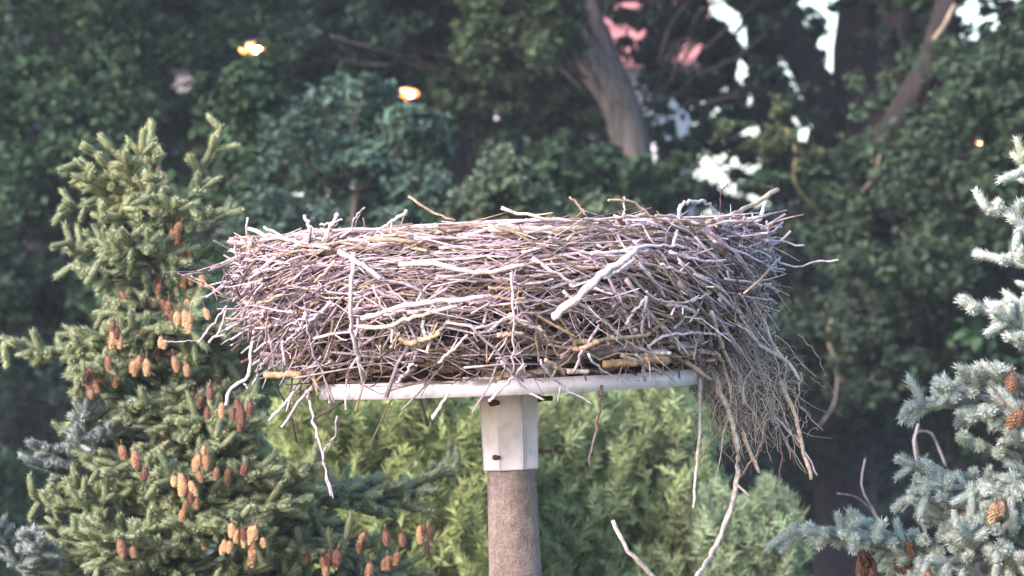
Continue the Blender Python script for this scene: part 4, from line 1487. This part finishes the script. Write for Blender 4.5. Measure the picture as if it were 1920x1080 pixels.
# ------------------------------------------------------------------ street lamps
def street_lamp(px, py, d, label, size, tilt):
    w = P(px, py, d)
    foot = np.array([w[0], w[1] + 0.05, 0.0])
    t = thing('street_lamp', label, 'street lamp', foot, 'lit street lamps among the trees')
    h = w[2] - size * 0.45
    g = Geo()
    g.tube(np.array([foot, foot + [0, 0, 1.2], foot + [0, 0, 1.25], [foot[0], foot[1], h]]), [0.075, 0.07, 0.04, 0.022], 12)
    g.build('post', M_lamp_metal, t, foot)
    # flat hood, shallow glowing bowl and the bright burner showing below it
    ax = unit(np.array([-1, -0.6, tilt]))
    sv = unit(np.cross(ax, [0, 0, 1.0]))
    uv = np.cross(sv, ax)

    def shell(a, b, c, z0, z1, n=14):
        th = np.linspace(0, 2 * np.pi, n, endpoint=False)
        V = []
        rows = 5
        for i in range(rows):
            f = i / (rows - 1)
            k = math.sqrt(max(1 - f * f, 0.0)) * 0.98 + 0.02
            for t_ in th:
                V.append(w + ax * (math.cos(t_) * a * k) + sv * (math.sin(t_) * b * k) + uv * (z0 + (z1 - z0) * f))
        Q = [(i * n + j, i * n + (j + 1) % n, (i + 1) * n + (j + 1) % n, (i + 1) * n + j) for i in range(rows - 1) for j in range(n)]
        return np.array(V), Q
    s = size
    g = Geo()
    g.add(*shell(0.62 * s, 0.5 * s, 0, 0.46 * s, 0.66 * s))
    g.build('hood', M_lamp_metal, t, foot)
    g = Geo()
    g.add(*shell(1.15 * s, 0.80 * s, 0, 0.02 * s, -0.48 * s))
    g.add(*shell(1.15 * s, 0.80 * s, 0, 0.02 * s, 0.50 * s))
    g.build('glass_bowl', M_bowl, t, foot)
    g = Geo()
    g.add(*shell(0.74 * s, 0.84 * s, 0, -0.05 * s, -0.46 * s))
    g.add(*shell(0.74 * s, 0.84 * s, 0, -0.05 * s, 0.22 * s))
    g.build('burner', M_bulb, t, foot)


street_lamp(474, 90, 32.8, 'lit yellow street lamp at upper left above the spruce top', 0.088, -0.2)
street_lamp(764, 175, 33.2, 'lit orange street lamp above the pale blue green shrub', 0.075, 0.05)
street_lamp(1835, 268, 36.4, 'tiny orange light among the right side oak leaves', 0.021, 0.0)


# ------------------------------------------------------------------ houses glimpsed through the leaves
def house(name, label, x0, x1, y0, y1, eave, ridge, wins, roofm=None):
    org = np.array([(x0 + x1) / 2, y0, 0])
    t = thing(name, label, 'house', org)
    V = np.array([(x, y, z) for z in (0, eave) for (x, y) in ((x0, y0), (x1, y0), (x1, y1), (x0, y1))] + [(x0, (y0 + y1) / 2, ridge - 0.08), (x1, (y0 + y1) / 2, ridge - 0.08)])
    g = Geo()
    g.add(V, [(0, 1, 5, 4), (2, 3, 7, 6), (1, 2, 6, 5), (3, 0, 4, 7)], [(5, 6, 9), (7, 4, 8)])
    g.build('wall', M_render_wall, t, org, smooth=False)
    ym, oh, th = (y0 + y1) / 2, 0.45, 0.14
    g = Geo()
    sl_ = (ridge - eave) / (ym - y0)
    for sgn, ya in ((1, y0 - oh), (-1, y1 + oh)):
        zb = eave - oh * sl_ + 0.03
        V = np.array([(x0 - .3, ya, zb), (x1 + .3, ya, zb), (x1 + .3, ym, ridge), (x0 - .3, ym, ridge), (x0 - .3, ya, zb + th), (x1 + .3, ya, zb + th), (x1 + .3, ym, ridge + th), (x0 - .3, ym, ridge + th)])
        g.add(V, [(0, 1, 2, 3), (4, 7, 6, 5), (0, 4, 5, 1), (0, 3, 7, 4), (1, 5, 6, 2)])
        # tile courses
        for k in range(14):
            f0, f1 = k / 14, (k + 1) / 14
            pa = np.array([0, ya + (ym - ya) * f0, zb + th + (ridge - zb) * f0 + 0.045])
            pb = np.array([0, ya + (ym - ya) * f1, zb + th + (ridge - zb) * f1 + 0.012])
            g.add([(x0 - .3, *pa[1:]), (x1 + .3, *pa[1:]), (x1 + .3, *pb[1:]), (x0 - .3, *pb[1:])], [(0, 1, 2, 3)])
    rf = g.build('roof', roofm or M_roof, t, org, smooth=False)
    g = Geo()
    cx = x0 + 0.3 * (x1 - x0)
    V = np.array([(cx + sx * .35, ym + .6 + sy * .35, z) for z in (ridge - 1.2, ridge + 0.8) for (sx, sy) in ((-1, -1), (1, -1), (1, 1), (-1, 1))])
    g.add(V, [(0, 1, 5, 4), (1, 2, 6, 5), (2, 3, 7, 6), (3, 0, 4, 7), (4, 5, 6, 7)])
    g.build('chimney', M_roof, rf, org, smooth=False)
    for (wx, wz) in wins:
        g = Geo()
        for (a, b, c, d_) in ((-.5, -.65, .5, -.57), (-.5, .57, .5, .65), (-.5, -.57, -.42, .57), (.42, -.57, .5, .57), (-.03, -.57, .03, .57)):
            V = np.array([(wx + x, y0 - dy, wz + z) for dy in (0.0, 0.06) for (x, z) in ((a, b), (c, b), (c, d_), (a, d_))])
            g.add(V, [(4, 5, 6, 7), (0, 4, 7, 3), (1, 2, 6, 5), (0, 1, 5, 4), (3, 7, 6, 2)])
        wf = g.build('window', M_white_frame, t, org, smooth=False)
        g = Geo()
        g.add([(wx - .42, y0 - 0.02, wz - .57), (wx + .42, y0 - 0.02, wz - .57), (wx + .42, y0 - 0.02, wz + .57), (wx - .42, y0 - 0.02, wz + .57)], [(0, 1, 2, 3)])
        g.build('pane', M_glass, wf, org, smooth=False)


house('house', 'house with a red tiled roof glimpsed behind the leaning oak trunk', -2.6, 2.75, 58, 66, 10.62, 13.9, [(-1.6, 8.9), (0.0, 8.9), (1.7, 8.9), (-1.6, 5.6), (1.7, 5.6)])
M_roof_grey = simple_mat('slate_roof', [(0.3, (0.05, 0.05, 0.055)), (0.7, (0.09, 0.09, 0.095))], 5, 0.8, 0.01)
house('house', 'pale walled house glimpsed through a gap at upper left', -8.9, -4.75, 62, 69, 10.6, 12.6, [(-7.6, 8.4), (-7.6, 5.4), (-5.9, 5.4)], M_roof_grey)



# ------------------------------------------------------------------ thin veil of air, added to lift the dark background tones
g = Geo()
hx0, hx1, hy0, hy1, hz0, hz1 = -415, 415, -75, 755, -1.6, 18.0
V = np.array([(x, y, z) for z in (hz0, hz1) for (x, y) in ((hx0, hy0), (hx1, hy0), (hx1, hy1), (hx0, hy1))])
g.add(V, [(3, 2, 1, 0), (4, 5, 6, 7), (0, 1, 5, 4), (1, 2, 6, 5), (2, 3, 7, 6), (3, 0, 4, 7)])
M_haze = bpy.data.materials.new('added_haze')
M_haze.use_nodes = True
hn = M_haze.node_tree
hn.nodes.remove(hn.nodes['Principled BSDF'])
pv = hn.nodes.new('ShaderNodeVolumePrincipled')
pv.inputs['Color'].default_value = (0.82, 0.88, 1.0, 1)
pv.inputs['Density'].default_value = 0.0007
hn.links.new(pv.outputs[0], hn.nodes['Material Output'].inputs['Volume'])
tag(g.build('added_haze', M_haze, None, smooth=False), kind='stuff')
